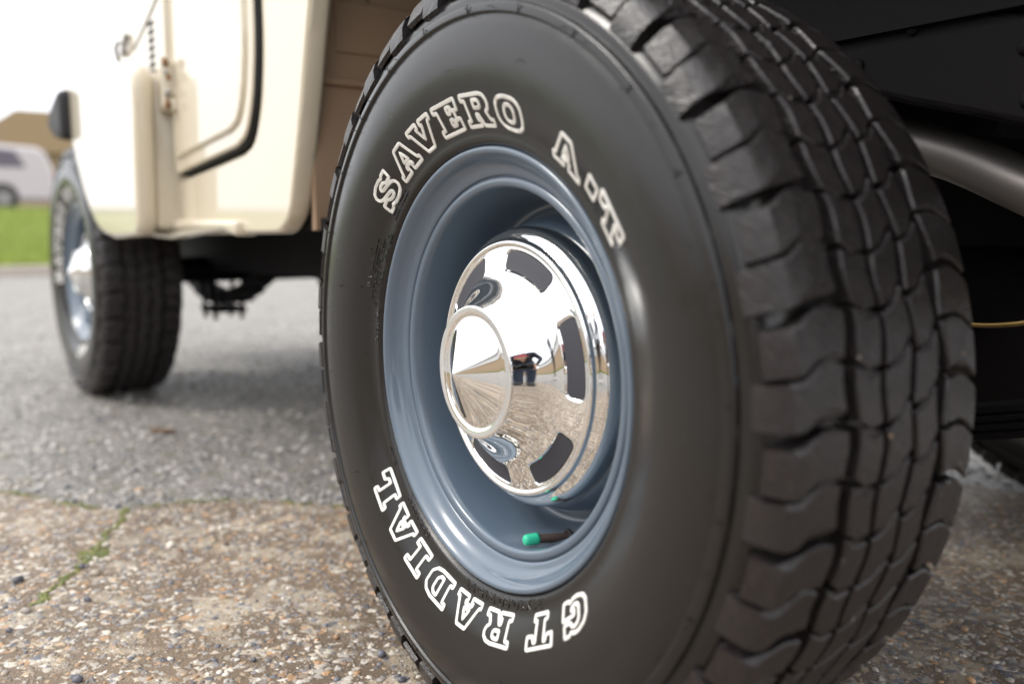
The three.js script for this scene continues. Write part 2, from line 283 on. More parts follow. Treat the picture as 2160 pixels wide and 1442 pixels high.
for (const [z0, z1, slope, off] of [[-0.0462, -0.0708, 0.42, 0.006], [-0.0776, -0.1044, -0.55, 0.012], [-0.1112, -0.1368, -0.5, 0.02]])
  for (let h = 0; h < 2; h++) {
    const f = z => (z - (z0 + z1) / 2) * slope * (h ? 1 : 0.85) + off + h * halfP + 0.004 * Math.sin((z - z0) * 180);
    BL.push(block(flat(z0, z1), z => f(z) + 0.0022, z => f(z) + halfP - 0.0022, s => tri(s + off) * 0.8));
  }

// --- outlined letters: ridges laid along the contours
const ring = (cx, cy, rx, ry, p = 2.4, n = 26) => Array.from({ length: n }, (_, i) => { const a = i / n * 6.2832, c = Math.cos(a), s = Math.sin(a); return [cx + rx * Math.sign(c) * Math.abs(c) ** (2 / p), cy + ry * Math.sign(s) * Math.abs(s) ** (2 / p)]; });
const GLYPH = {
  S: [[[0, 0], [0.17, 0], [0.22, 0.07], [0.36, 0], [0.58, 0], [0.75, 0.09], [0.82, 0.24], [0.8, 0.4], [0.7, 0.52], [0.52, 0.58], [0.34, 0.63], [0.28, 0.7], [0.31, 0.78], [0.4, 0.81], [0.5, 0.77], [0.56, 0.66], [0.75, 0.66], [0.75, 1], [0.58, 1], [0.53, 0.93], [0.42, 1], [0.24, 1], [0.07, 0.91], [0.01, 0.76], [0.03, 0.6], [0.13, 0.48], [0.3, 0.42], [0.47, 0.37], [0.54, 0.3], [0.51, 0.22], [0.41, 0.19], [0.29, 0.23], [0.2, 0.36], [0, 0.36]]],
  A: [[[0, 0], [0.37, 0], [0.37, 0.18], [0.31, 0.18], [0.335, 0.27], [0.565, 0.27], [0.59, 0.18], [0.53, 0.18], [0.53, 0], [0.92, 0], [0.92, 0.18], [0.85, 0.18], [0.61, 1], [0.31, 1], [0.07, 0.18], [0, 0.18]], [[0.36, 0.4], [0.56, 0.4], [0.46, 0.75]]],
  V: [[[0, 1], [0.38, 1], [0.38, 0.82], [0.32, 0.82], [0.45, 0.38], [0.58, 0.82], [0.52, 0.82], [0.52, 1], [0.9, 1], [0.9, 0.82], [0.83, 0.82], [0.6, 0], [0.3, 0], [0.07, 0.82], [0, 0.82]]],
  E: [[[0, 0], [0.78, 0], [0.78, 0.36], [0.61, 0.36], [0.58, 0.2], [0.44, 0.2], [0.44, 0.4], [0.53, 0.4], [0.53, 0.33], [0.66, 0.33], [0.66, 0.67], [0.53, 0.67], [0.53, 0.6], [0.44, 0.6], [0.44, 0.8], [0.58, 0.8], [0.61, 0.65], [0.78, 0.65], [0.78, 1], [0, 1], [0, 0.81], [0.12, 0.81], [0.12, 0.19], [0, 0.19]]],
  R: [[[0, 0], [0.45, 0], [0.45, 0.18], [0.37, 0.18], [0.37, 0.36], [0.44, 0.36], [0.55, 0], [0.92, 0], [0.92, 0.19], [0.82, 0.19], [0.73, 0.44], [0.82, 0.53], [0.86, 0.68], [0.84, 0.84], [0.75, 0.96], [0.62, 1], [0, 1], [0, 0.82], [0.11, 0.82], [0.11, 0.18], [0, 0.18]], [[0.37, 0.56], [0.53, 0.56], [0.58, 0.62], [0.58, 0.75], [0.53, 0.81], [0.37, 0.81]]],
  O: [ring(0.42, 0.5, 0.42, 0.5, 2.7), ring(0.42, 0.5, 0.16, 0.27, 2.4, 18)],
  T: [[[0.19, 0], [0.65, 0], [0.65, 0.18], [0.56, 0.18], [0.56, 0.8], [0.62, 0.8], [0.66, 0.62], [0.84, 0.62], [0.84, 1], [0, 1], [0, 0.62], [0.18, 0.62], [0.22, 0.8], [0.28, 0.8], [0.28, 0.18], [0.19, 0.18]]],
  '/': [[[0.0, 0.24], [0.3, 0.2], [0.38, 0.76], [0.08, 0.8]]],
  G: [[[0.34, 0], [0.52, 0], [0.61, 0.08], [0.68, 0], [0.86, 0], [0.86, 0.5], [0.46, 0.5], [0.46, 0.33], [0.56, 0.33], [0.56, 0.24], [0.46, 0.19], [0.36, 0.22], [0.29, 0.34], [0.29, 0.66], [0.36, 0.78], [0.46, 0.82], [0.55, 0.77], [0.61, 0.64], [0.81, 0.64], [0.81, 1], [0.64, 1], [0.59, 0.92], [0.48, 1], [0.33, 1], [0.13, 0.89], [0.02, 0.68], [0.02, 0.32], [0.13, 0.11]]],
  D: [[[0, 0], [0.55, 0], [0.74, 0.08], [0.85, 0.28], [0.85, 0.72], [0.74, 0.92], [0.55, 1], [0, 1], [0, 0.82], [0.12, 0.82], [0.12, 0.18], [0, 0.18]], [[0.38, 0.19], [0.5, 0.19], [0.58, 0.32], [0.58, 0.68], [0.5, 0.81], [0.38, 0.81]]],
  I: [[[0, 0], [0.62, 0], [0.62, 0.19], [0.46, 0.19], [0.46, 0.81], [0.62, 0.81], [0.62, 1], [0, 1], [0, 0.81], [0.16, 0.81], [0.16, 0.19], [0, 0.19]]],
  L: [[[0, 0], [0.8, 0], [0.8, 0.38], [0.62, 0.38], [0.58, 0.2], [0.45, 0.2], [0.45, 0.81], [0.57, 0.81], [0.57, 1], [0, 1], [0, 0.81], [0.13, 0.81], [0.13, 0.19], [0, 0.19]]],
};
const R0 = 0.2258, RH = 0.0268;
function letterGeo(ch, deg, width = 0.0468) {
  const gs = [], W = Math.max(...GLYPH[ch][0].map(p => p[0])), th0 = deg * Math.PI / 180, hw = 0.0017;
  for (const c of GLYPH[ch]) {
    const pts = roundPoly(c.map(([x, y]) => [(x - W / 2) * width, y * RH]), 0.0013, 2), n = pts.length, pos = [], idx = [];
    for (let i = 0; i < n; i++) {
      const p = pts[i], a = pts[(i + n - 1) % n], b = pts[(i + 1) % n];
      let d1 = [p[0] - a[0], p[1] - a[1]], d2 = [b[0] - p[0], b[1] - p[1]]; const l1 = Math.hypot(...d1) || 1, l2 = Math.hypot(...d2) || 1;
      let nx = -(d1[1] / l1 + d2[1] / l2), ny = d1[0] / l1 + d2[0] / l2; const l = Math.hypot(nx, ny) || 1; nx /= l; ny /= l;
      const k = Math.min(1.6, 1 / Math.max(0.5, (-nx * d1[1] + ny * d1[0]) / l1));
      for (const [o, h] of [[-hw, -0.0012], [-hw, 0.0006], [-hw * 0.7, 0.00105], [hw * 0.7, 0.00105], [hw, 0.0006], [hw, -0.0012]]) {
        const r = R0 + p[1] + ny * o * k, th = th0 - (p[0] + nx * o * k) / 0.239, z = zSide(r) + h; pos.push(r * Math.cos(th), r * Math.sin(th), z);
      }
    }
    for (let i = 0; i < n; i++) for (let j = 0; j < 5; j++) { const a = i * 6 + j, b = a + 1, c2 = ((i + 1) % n) * 6 + j, d = c2 + 1; idx.push(a, b, c2, b, d, c2); }
    const g = new THREE.BufferGeometry(); g.setAttribute('position', new THREE.Float32BufferAttribute(pos, 3)); g.setIndex(idx); g.computeVertexNormals();
    gs.push(toCreasedNormals(g, 0.8));
  }
  return mergeGeometries(gs);
}
const LETTERS = [['S', 133.5], ['A', 121.3], ['V', 110.6], ['E', 98.9, 0.049], ['R', 86.6], ['O', 74.4], ['A', 53.4], ['/', 43.4], ['T', 35.2], ['L', -139.2], ['A', -127.4], ['I', -116.6], ['D', -105.4], ['A', -92.8], ['R', -79.4], ['T', -62.4], ['G', -48.4]];
const letterGeos = LETTERS.map(([c, d, w]) => letterGeo(c, d, w));
// small black moulded lettering
function moulded(text, deg, r, size, space = 1) {
  const shapes = font.generateShapes(text, size), g = new THREE.ExtrudeGeometry(shapes, { depth: 0.0006, bevelEnabled: true, bevelSize: 0.00018, bevelThickness: 0.0002, bevelSegments: 1, curveSegments: 3 });
  const P = g.attributes.position; for (let i = 0; i < P.count; i++) { const rad = r + P.getY(i), th = deg * Math.PI / 180 - P.getX(i) * space / r; P.setXYZ(i, rad * Math.cos(th), rad * Math.sin(th), zSide(rad) + P.getZ(i) - 0.0001); }
  g.computeVertexNormals(); return g;
}
const moulds = [moulded('31X10.50 R15 LT', -62, 0.2126, 0.0088, 1.42), moulded('6PR 109Q', -118, 0.2122, 0.0072, 1.25), moulded('M+S', -143.5, 0.213, 0.0066, 1.3), moulded('0258100', 178, 0.2133, 0.0052, 1.25), moulded('E4', 187.6 - 18, 0.2145, 0.0042, 1), moulded('WARNING', 163, 0.2295, 0.0042, 1.5)];
moulds.push(lathe([[0.0036, 0], [0.0036, 0.0007], [0.0042, 0.0007], [0.0042, 0]], 24).translate(0.2163 * Math.cos(2.945), 0.2163 * Math.sin(2.945), zSide(0.2163)));
{ // rows of fine print beside the rim, worn past reading
  seed = 900; const tick = (deg, r, w, h) => { const g = new THREE.BoxGeometry(w, h, 0.0014); g.translate(r, 0, zSide(r) + 0.0003).rotateZ(deg * Math.PI / 180); return g; };
  for (const [r, a0, a1] of [[0.2305, 148, 157.5], [0.2268, 149, 166], [0.2236, 147, 168], [0.2205, 145, 168], [0.2174, 143, 167], [0.2145, 144, 166], [0.2268, 131, 139], [0.2225, 129, 138.5], [0.2182, 128, 139]])
    for (let a = a0; a < a1; a += rr(0.22, 0.5)) { if (rnd() < 0.16) { a += 0.35; continue; } moulds.push(tick(a, r, rr(0.0012, 0.0023), rr(0.00035, 0.0007))); }
  for (const [a, r, l] of [[171, 0.2235, 0.019], [146.5, 0.219, 0.016], [152, 0.238, 0.006], [163.5, 0.242, 0.006], [182, 0.236, 0.008]]) moulds.push(tick(a, r, l, 0.0006));
}
const mouldGeo = mergeGeometries(moulds.map(g => { g = g.index ? g.toNonIndexed() : g; g.deleteAttribute('uv'); return g; }));
const spewGeo = (() => { // hair-like vent spews and ring nicks
  seed = 333; const gs = [];
  for (let k = 0; k < 46; k++) { const a = k / 46 * 360 + rr(-2, 2), r = k % 3 ? 0.3228 : rr(0.272, 0.335), h = rr(0.003, 0.0065); const g = new THREE.CylinderGeometry(0.00032, 0.00042, h, 5); g.rotateX(Math.PI / 2 + rr(-0.7, 0.7)).rotateY(rr(-0.8, 0.8)).translate(r, 0, zSide(r) + h * 0.4).rotateZ(a * Math.PI / 180); gs.push(g); }
  for (let k = 0; k < 26; k++) { const a = k / 26 * 360 + 4; gs.push(new THREE.BoxGeometry(0.0078, 0.0007, 0.0009).translate(0.3232, 0, 0.0264).rotateZ(a * Math.PI / 180)); }
  return mergeGeometries(gs);
})();

// --- rim
const rimGeo = lathe(smooth2([[0.2045, -0.014], [0.2082, -0.007], [0.2092, -0.0015], [0.2072, 0.0014], [0.2035, 0.0008], [0.1998, -0.0035], [0.1965, -0.0095], [0.1915, -0.0145], [0.1855, -0.0172]], 5)
  .concat([[0.1838, -0.018], [0.1832, -0.0192], [0.1828, -0.0208], [0.182, -0.0208], [0.1816, -0.0192], [0.1808, -0.0183]])
  .concat(smooth2([[0.1795, -0.0178], [0.1765, -0.0178], [0.1735, -0.0193], [0.1718, -0.0228], [0.1712, -0.03], [0.1702, -0.046], [0.1685, -0.064], [0.1655, -0.081], [0.161, -0.0925], [0.1555, -0.0945], [0.15, -0.087], [0.145, -0.0755], [0.1405, -0.066], [0.135, -0.0605], [0.124, -0.0585]], 5)).concat([[0.05, -0.0575]]).reverse(), 256);
const rimBack = lathe([[0.2045, -0.014], [0.192, -0.02], [0.186, -0.06], [0.172, -0.085], [0.172, -0.12], [0.19, -0.14], [0.2, -0.168], [0.209, -0.18], [0.2085, -0.186], [0.2, -0.183], [0.188, -0.165], [0.184, -0.142], [0.166, -0.122], [0.166, -0.08]], 128);

// --- chrome hub cap
const BOWL = smooth2([[0.0602, 0.0106], [0.0625, 0.0075], [0.066, 0.0026], [0.07, -0.003], [0.075, -0.0095], [0.08, -0.015], [0.085, -0.0193], [0.09, -0.0222], [0.0955, -0.0245], [0.101, -0.0262], [0.108, -0.0281], [0.114, -0.0299], [0.1168, -0.0308]], 8)
  .concat(smooth2([[0.1176, -0.0306], [0.1188, -0.0294], [0.1206, -0.0288], [0.1224, -0.0293], [0.1238, -0.031], [0.1243, -0.0328]], 6))
  .concat(smooth2([[0.1249, -0.0342], [0.1268, -0.0356], [0.1296, -0.0374], [0.1325, -0.0398], [0.1348, -0.0432], [0.1362, -0.0478], [0.1366, -0.0545], [0.1366, -0.0585]], 6));
const slotSd = (r, th) => { let best = 1; for (let k = 0; k < 6; k++) { let d = th - (12 + 60 * k) * Math.PI / 180; d = Math.atan2(Math.sin(d), Math.cos(d)); const x = Math.abs(d * 0.103) - 0.0355 + 0.006, y = Math.abs(r - 0.1043) - 0.0098 + 0.006; best = Math.min(best, Math.hypot(Math.max(x, 0), Math.max(y, 0)) + Math.min(Math.max(x, y), 0) - 0.006); } return best; };
const capGeo = (() => {
  const A = 900, n = BOWL.length, pos = [], idx = [], uv = [];
  // extra rows where the slots are
  const rows = []; for (let i = 0; i < n; i++) { rows.push(BOWL[i]); if (i < n - 1 && BOWL[i][0] > 0.086 && BOWL[i][0] < 0.117) for (const t of [0.34, 0.67]) rows.push([BOWL[i][0] + (BOWL[i + 1][0] - BOWL[i][0]) * t, BOWL[i][1] + (BOWL[i + 1][1] - BOWL[i][1]) * t]); }
  rows.forEach(([r, z], j) => { for (let i = 0; i < A; i++) { const th = i / A * Math.PI * 2, s = slotSd(r, th), q = Math.min(1, Math.max(0, (0.0014 - s) / 0.0028)), dz = -0.0021 * q * q * (3 - 2 * q); pos.push(r * Math.cos(th), r * Math.sin(th), z + dz); uv.push(i / A, j / rows.length); } });
  for (let j = 0; j < rows.length - 1; j++) for (let i = 0; i < A; i++) { const a = j * A + i, b = j * A + (i + 1) % A, c = a + A, d = b + A; idx.push(a, c, b, b, c, d); }
  const g = new THREE.BufferGeometry(); g.setAttribute('position', new THREE.Float32BufferAttribute(pos, 3)); g.setAttribute('uv', new THREE.Float32BufferAttribute(uv, 2)); g.setIndex(idx); g.computeVertexNormals(); return g;
})();
const zBowl = r => { for (let i = 1; i < BOWL.length; i++) if (BOWL[i][0] >= r) { const [a, b] = [BOWL[i - 1], BOWL[i]]; return a[1] + (b[1] - a[1]) * (r - a[0]) / (b[0] - a[0]); } return -0.03; };
const inlayGeo = (() => { // one black inlay, lying in a slot
  const A = 48, NB = 14, pos = [], idx = [], hy = 0.0091, hx = 0.0347, c = 0.0055;
  for (let j = 0; j <= NB; j++) { const y = -hy * Math.cos(j / NB * Math.PI), q = Math.max(0, Math.abs(y) - hy + c), w = hx - c + Math.sqrt(Math.max(0, c * c - q * q)); for (let i = 0; i <= A; i++) { const r = 0.1043 + y, th = w * (i / A * 2 - 1) / 0.103; pos.push(r * Math.cos(th), r * Math.sin(th), zBowl(r) - 0.0012); } }
  for (let j = 0; j < NB; j++) for (let i = 0; i < A; i++) { const k = j * (A + 1) + i; idx.push(k, k + A + 1, k + 1, k + 1, k + A + 1, k + A + 2); }
  const g = new THREE.BufferGeometry(); g.setAttribute('position', new THREE.Float32BufferAttribute(pos, 3)); g.setIndex(idx); g.computeVertexNormals(); return g;
})();
const hubCentre = lathe(smooth2([[0.0588, 0.006], [0.0598, 0.0082], [0.0612, 0.0092], [0.0626, 0.0096], [0.0632, 0.0104], [0.0626, 0.0115], [0.0612, 0.0121], [0.0585, 0.012], [0.0555, 0.0114], [0.0536, 0.0104]], 6).concat([[0.0529, 0.0099], [0.0522, 0.0102]]).concat(smooth2([[0.0515, 0.0106], [0.046, 0.0128], [0.03, 0.0202], [0.012, 0.0289], [0.004, 0.0327], [0.0015, 0.0337], [0, 0.034]], 5)).reverse(), 256);

const valveStem = tube([[0.169 * Math.cos(-1.255), 0.169 * Math.sin(-1.255), -0.07], [0.1665 * Math.cos(-1.285), 0.1665 * Math.sin(-1.285), -0.05], [0.1642 * Math.cos(-1.325), 0.1642 * Math.sin(-1.325), -0.034]], 0.0042, 16, 14);
const capDir = V(0.1636 * Math.cos(-1.342), 0.1636 * Math.sin(-1.342), -0.0195).sub(V(0.1642 * Math.cos(-1.325), 0.1642 * Math.sin(-1.325), -0.036));
const valveCap = new THREE.LatheGeometry([[0.0001, 0.0158], [0.0035, 0.0156], [0.0049, 0.0145], [0.0055, 0.012], [0.0056, 0.003], [0.0053, 0.0005], [0.0001, 0]].map(p => new THREE.Vector2(...p)).reverse(), 24)
  .applyQuaternion(new THREE.Quaternion().setFromUnitVectors(V(0, 1, 0), capDir.clone().normalize())).translate(0.1642 * Math.cos(-1.325), 0.1642 * Math.sin(-1.325), -0.036);
const valveHole = new THREE.TorusGeometry(0.0058, 0.0022, 10, 24).applyQuaternion(new THREE.Quaternion().setFromUnitVectors(V(0, 0, 1), capDir.clone().normalize())).translate(0.1682 * Math.cos(-1.262), 0.1682 * Math.sin(-1.262), -0.064);
const drumGeo = lathe([[0, -0.2], [0.05, -0.2], [0.05, -0.17], [0.15, -0.17], [0.155, -0.165], [0.155, -0.108], [0.15, -0.102], [0.1, -0.1], [0, -0.1]], 64);

function wheel(x, z, spin, full, mirror) {
  const w = part('wheel', car); w.position.set(x, YC, z); w.rotation.z = spin; if (mirror) w.rotation.y = Math.PI, w.rotation.z = spin;
  obj('tyre', tyreGeo, M.rubber, w);
  if (full) for (let k = 0; k < NP; k++) for (const b of BL) { const m = obj('tread_block', b, M.tread, w); m.rotation.z = k / NP * Math.PI * 2; }
  else stuff(obj('tread', mergeGeometries(Array.from({ length: NP }, (_, k) => BL.map(b => b.clone().rotateZ(k / NP * Math.PI * 2))).flat()), M.tread, w));
  if (!mirror) letterGeos.forEach(g => obj('letter', g, M.white, w));
  if (!mirror) obj('moulded_lettering', mouldGeo, M.rubber, w);
  if (full) stuff(obj('vent_spews', spewGeo, M.rubber, w));
  if (full) { // grit caught in the tread
    seed = 4711; const bg = blobGeo(21), gm = [mat(col(0.26, 0.24, 0.21), 0.5), mat(col(0.3, 0.2, 0.13), 0.6), mat(col(0.2, 0.2, 0.21), 0.5)];
    for (let k = 0; k < 12; k++) { const a = rr(-0.9, 0.95), z = rr(-0.18, 0.0), sz = rr(0.0007, 0.0015), r = crown(z) - 0.0004; const m = obj('caught_grit', bg, gm[k % 3], w); m.position.set(r * Math.cos(a), r * Math.sin(a), z); m.scale.set(sz, sz, sz); }
  }
  obj('rim', rimGeo, M.rim, w); obj('rim_barrel', rimBack, M.rim, w);
  obj('hub_cap', capGeo, M.chrome, w); obj('hub_cap_centre', hubCentre, M.chrome, w);
  for (let k = 0; k < 6; k++) { const m = obj('hub_cap_inlay', inlayGeo, M.inlay, w); m.rotation.z = (12 + 60 * k) * Math.PI / 180; }
  obj('valve_stem', valveStem, M.stem, w); obj('valve_cap', valveCap, M.green, w); obj('valve_grommet', valveHole, M.seal, w);
  obj('brake_drum', drumGeo, M.chassis, w);
  return w;
}
wheel(0, 0, 0, true);
wheel(-2.285, -0.02, THREE.MathUtils.degToRad(52), false).rotation.y = 0.035;   // steered a little
wheel(0, -1.48, 1.1, false, true);
wheel(-2.285, -1.48, 0.4, false, true);

// --- body side: panels in the plane of the body side, rounded edges
const ZB = -0.08;
const sidePts = roundPoly([[-0.742, 0.4945, 0.05], [-0.694, 0.522, 0.05], [-0.651, 0.636, 0.04], [-0.59, 0.836, 0.05], [-0.535, 0.99, 0.06], [-0.44, 1.02, 0.05], [0.42, 1.02, 0.08], [0.53, 0.9, 0.08], [0.6, 0.55, 0.03], [0.98, 0.55, 0.03], [0.98, 1.16, 0.01], [-0.8, 1.16, 0.004], [-0.797, 0.8, 0.05], [-0.815, 0.712, 0.07], [-0.85, 0.652, 0.06], [-0.91, 0.637, 0.02], [-1.24, 0.614, 0.01], [-1.37, 0.606, 0.004], [-1.42, 0.604, 0.004], [-1.42, 0.488, 0.004]], 0.01);
obj('quarter_panel', plate(sidePts, ZB - 0.036, ZB, 0.009), M.cream, car);
obj('quarter_panel', plate(sidePts, -1.4, -1.364, 0.009), M.cream, car);
const doorPts = roundPoly([[-0.806, 1.16, 0.004], [-0.8035, 0.8, 0.05], [-0.822, 0.716, 0.07], [-0.857, 0.66, 0.06], [-0.915, 0.645, 0.02], [-1.24, 0.622, 0.01], [-1.33, 0.614, 0.02], [-1.33, 1.16, 0.004]], 0.01);
const inset = (pts, d, cx = -1.07, cy = 0.9) => pts.map(([x, y]) => [cx + (x - cx) * (1 - d), cy + (y - cy) * (1 - d)]);
const door = part('door', car);
obj('door_skin', plate(inset(doorPts, 0.008), ZB - 0.03, ZB + 0.012, 0.006), M.cream, door);
obj('door_panel', plate(inset(doorPts, 0.11), ZB, ZB + 0.019, 0.009, 6), M.cream, door);
obj('door_seal', plate(inset(doorPts, -0.004), ZB - 0.025, ZB + 0.0075, 0.003), M.seal, door);
const handle = obj('door_handle', [tube([[-0.86, 0.98, ZB], [-0.862, 0.98, ZB + 0.03], [-0.9, 0.98, ZB + 0.035], [-0.96, 0.978, ZB + 0.032]], 0.007, 20, 10), new THREE.CylinderGeometry(0.02, 0.022, 0.008, 20).rotateX(Math.PI / 2).translate(-0.86, 0.98, ZB + 0.006)], M.chrome, door);
obj('door', plate(doorPts, -1.39, -1.37, 0.006), M.cream, car);
// cowl with louvres
const cowl = part('cowl', car);
obj('cowl_panel', plate(roundPoly([[-1.3, 0.752, 0.02], [-1.29, 1.2], [-1.6, 1.2], [-1.72, 0.95], [-1.72, 0.752]], 0.008), ZB - 0.05, ZB + 0.03, 0.006), M.cream, cowl);
obj('cowl_lower_panel', plate(roundPoly([[-1.363, 0.6], [-1.363, 0.79], [-1.72, 0.79], [-1.72, 0.55], [-1.42, 0.55]], 0.006), ZB - 0.05, ZB + 0.008, 0.006), M.cream, cowl);
obj('cowl_panel', plate(roundPoly([[-1.364, 0.55], [-1.364, 1.2], [-1.6, 1.2], [-1.72, 0.95], [-1.72, 0.55]], 0.008), -1.42, -1.35, 0.006), M.cream, cowl);
for (let k = 0; k < 7; k++) {
  const y = 0.944 - k * 0.0172;
  const l = plate(roundPoly([[-1.422, y - 0.0058], [-1.38, y - 0.0058], [-1.38, y + 0.0044], [-1.422, y + 0.0044]], 0.004, 4), ZB + 0.026, ZB + 0.0325, 0.001, 1);
  obj('louvre', l, M.seal, cowl);
}
// door hinge with rusty bolts
const hinge = part('door_hinge', car);
obj('hinge_leaf', [box(-1.298, -1.274, 0.775, 0.848, ZB + 0.014, ZB + 0.038, 0.005), box(-1.286, -1.258, 0.745, 0.772, ZB + 0.008, ZB + 0.03, 0.005), new THREE.CylinderGeometry(0.006, 0.006, 0.1, 16).translate(-1.284, 0.805, ZB + 0.038)], M.cream, hinge);
for (const [x, y, r, m] of [[-1.272, 0.843, 0.009, 0], [-1.268, 0.822, 0.006, 1], [-1.252, 0.81, 0.007, 0], [-1.262, 0.782, 0.008, 1], [-1.268, 0.757, 0.009, 0]]) obj('hinge_bolt', new THREE.SphereGeometry(r, 12, 8).scale(1, 1, 0.7).translate(x, y, ZB + 0.036), m ? M.steel : M.rust, hinge);
// front wing
const wing = part('front_wing', car);
const wingPts = roundPoly([[-1.335, 0.842, 0.05], [-1.57, 0.878, 0.1], [-1.98, 0.932, 0.1], [-2.16, 0.935, 0.06], [-2.199, 0.905, 0.03], [-2.163, 0.832, 0.05], [-2.114, 0.749, 0.05], [-2.007, 0.627, 0.06], [-1.896, 0.542, 0.06], [-1.783, 0.4926, 0.06], [-1.625, 0.4775, 0.05], [-1.36, 0.486, 0.04]], 0.05);
obj('wing_panel', plate(wingPts, -0.035, 0.008, 0.013, 8), M.cream, wing);
obj('wing_inner_panel', plate(roundPoly([[-1.365, 0.835], [-1.365, 0.5], [-1.84, 0.5], [-1.87, 0.84], [-2.28, 0.86], [-2.3, 0.9], [-2.2, 0.925], [-1.95, 0.92]], 0.02), -0.33, -0.034, 0.012, 4), M.cream, wing);
obj('wing_front', [box(-2.93, -2.26, 0.87, 0.92, -0.33, -0.12, 0.02), box(-2.93, -2.26, 0.87, 0.92, -1.36, -1.15, 0.02)], M.cream, wing);
obj('wing_flare', plate(roundPoly([[-2.1, 0.885, 0.02], [-2.15, 0.888, 0.03], [-2.28, 0.858, 0.05], [-2.352, 0.808, 0.04], [-2.27, 0.766, 0.05], [-2.15, 0.75, 0.03], [-2.1, 0.748, 0.02]], 0.03), -0.2, 0.036, 0.018, 6), M.black, wing);
obj('wing_panel', plate(wingPts, -1.49, -1.45, 0.013, 6), M.cream, wing);
obj('wing_inner_panel', plate(roundPoly([[-1.365, 0.835], [-1.365, 0.5], [-1.84, 0.5], [-1.87, 0.84], [-2.28, 0.86], [-2.3, 0.9], [-2.2, 0.925], [-1.95, 0.92]], 0.02), -1.45, -1.15, 0.012, 4), M.cream, wing);
// sill below the door
obj('sill', plate(roundPoly([[-0.927, 0.488], [-0.927, 0.518], [-1.3, 0.524], [-1.76, 0.52], [-1.8, 0.487], [-1.4, 0.478], [-1.2, 0.49], [-1.0, 0.499]], 0.012), ZB - 0.03, ZB + 0.016, 0.009, 5), M.cream, car);
// bonnet, its catch, and the front of the car
const bonnet = part('bonnet', car);
obj('bonnet_skin', plate(roundPoly([[-1.5, 1.1, 0.02], [-1.64, 0.955, 0.02], [-2.85, 0.93, 0.03], [-2.9, 1.03, 0.08]], 0.02), -1.25, -0.23, 0.04, 6), M.cream, bonnet);
obj('bonnet_seal', tube([[-1.57, 0.914, -0.05], [-1.45, 0.949, -0.05], [-1.345, 0.982, -0.05], [-1.292, 1.0, -0.05]], 0.0035, 20, 8), M.steel, bonnet);
const cat = part('bonnet_catch', car);
obj('catch_hook', [tube([[-1.78, 0.918, -0.06], [-1.76, 0.945, -0.05], [-1.73, 0.958, -0.05], [-1.69, 0.95, -0.055]], 0.006, 20, 8), box(-1.745, -1.69, 0.925, 0.962, -0.09, -0.06, 0.006)], M.steel, cat);
obj('catch_lever', tube([[-1.68, 0.93, -0.06], [-1.66, 0.918, -0.045], [-1.63, 0.93, -0.042], [-1.618, 0.957, -0.045]], 0.006, 20, 8), M.steel, cat);
obj('grille', box(-2.96, -2.86, 0.58, 1.0, -1.22, -0.26, 0.03), M.cream, car);
for (const z of [-0.42, -1.06]) obj('headlight', [new THREE.SphereGeometry(0.09, 24, 12).scale(0.4, 1, 1).translate(-2.96, 0.8, z), new THREE.TorusGeometry(0.092, 0.012, 8, 32).rotateY(Math.PI / 2).translate(-2.965, 0.8, z)], M.steel, car);
obj('front_bumper', box(-3.14, -3.04, 0.5, 0.62, -1.35, -0.13, 0.015), M.chassis, car);
obj('rear_bumper', box(1.0, 1.08, 0.55, 0.64, -1.25, -0.23, 0.015), M.chassis, car);
// wheelhouse, floor and bulkheads
const wh = part('wheelhouse', car);
obj('front_wall', plate(roundPoly([[-0.4, 0.5], [-0.4, 1.05], [-0.11, 1.05], [-0.11, 0.5]], 0.002), 0, 0.02, 0.004, 2).rotateY(-Math.PI / 2).translate(-0.66, 0, 0), M.archBrown, wh);
obj('pressed_rib', [box(-0.664, -0.652, 0.728, 0.74, -0.38, -0.115, 0.004), box(-0.664, -0.656, 0.78, 0.86, -0.37, -0.15, 0.003)], M.archBrown, wh);
obj('inner_wall', box(-0.66, 0.62, 0.7, 1.06, -0.4, -0.385), M.chassis, wh);
obj('roof', box(-0.68, 0.64, 1.04, 1.055, -0.4, -0.1), M.chassis, wh);
obj('rear_wall', box(0.6, 0.62, 0.54, 1.05, -0.4, -0.11), M.chassis, wh);
obj('wheelhouse', [box(-0.68, 0.64, 1.04, 1.055, -1.38, -1.08), box(-0.68, -0.66, 0.5, 1.05, -1.38, -1.08), box(0.6, 0.62, 0.54, 1.05, -1.38, -1.08), box(-0.66, 0.62, 0.74, 1.06, -1.095, -1.08)], M.chassis, car);
obj('floor_pan', [box(-1.8, -0.64, 0.5, 0.52, -1.36, -0.118), box(-0.66, 0.98, 0.72, 0.74, -1.08, -0.4), box(-0.68, -0.66, 0.5, 0.74, -1.08, -0.4), box(-2.9, -1.8, 0.62, 0.64, -1.16, -0.32), box(-1.82, -1.8, 0.5, 1.0, -1.36, -0.12), box(-2.9, -1.8, 0.5, 0.93, -0.345, -0.33), box(-2.9, -1.8, 0.5, 0.93, -1.16, -1.145), box(0.64, 0.98, 0.54, 0.56, -1.36, -0.12)], M.chassis, car);
obj('tail_panel', box(0.962, 0.985, 0.55, 1.16, -1.364, -0.116), M.cream, car);
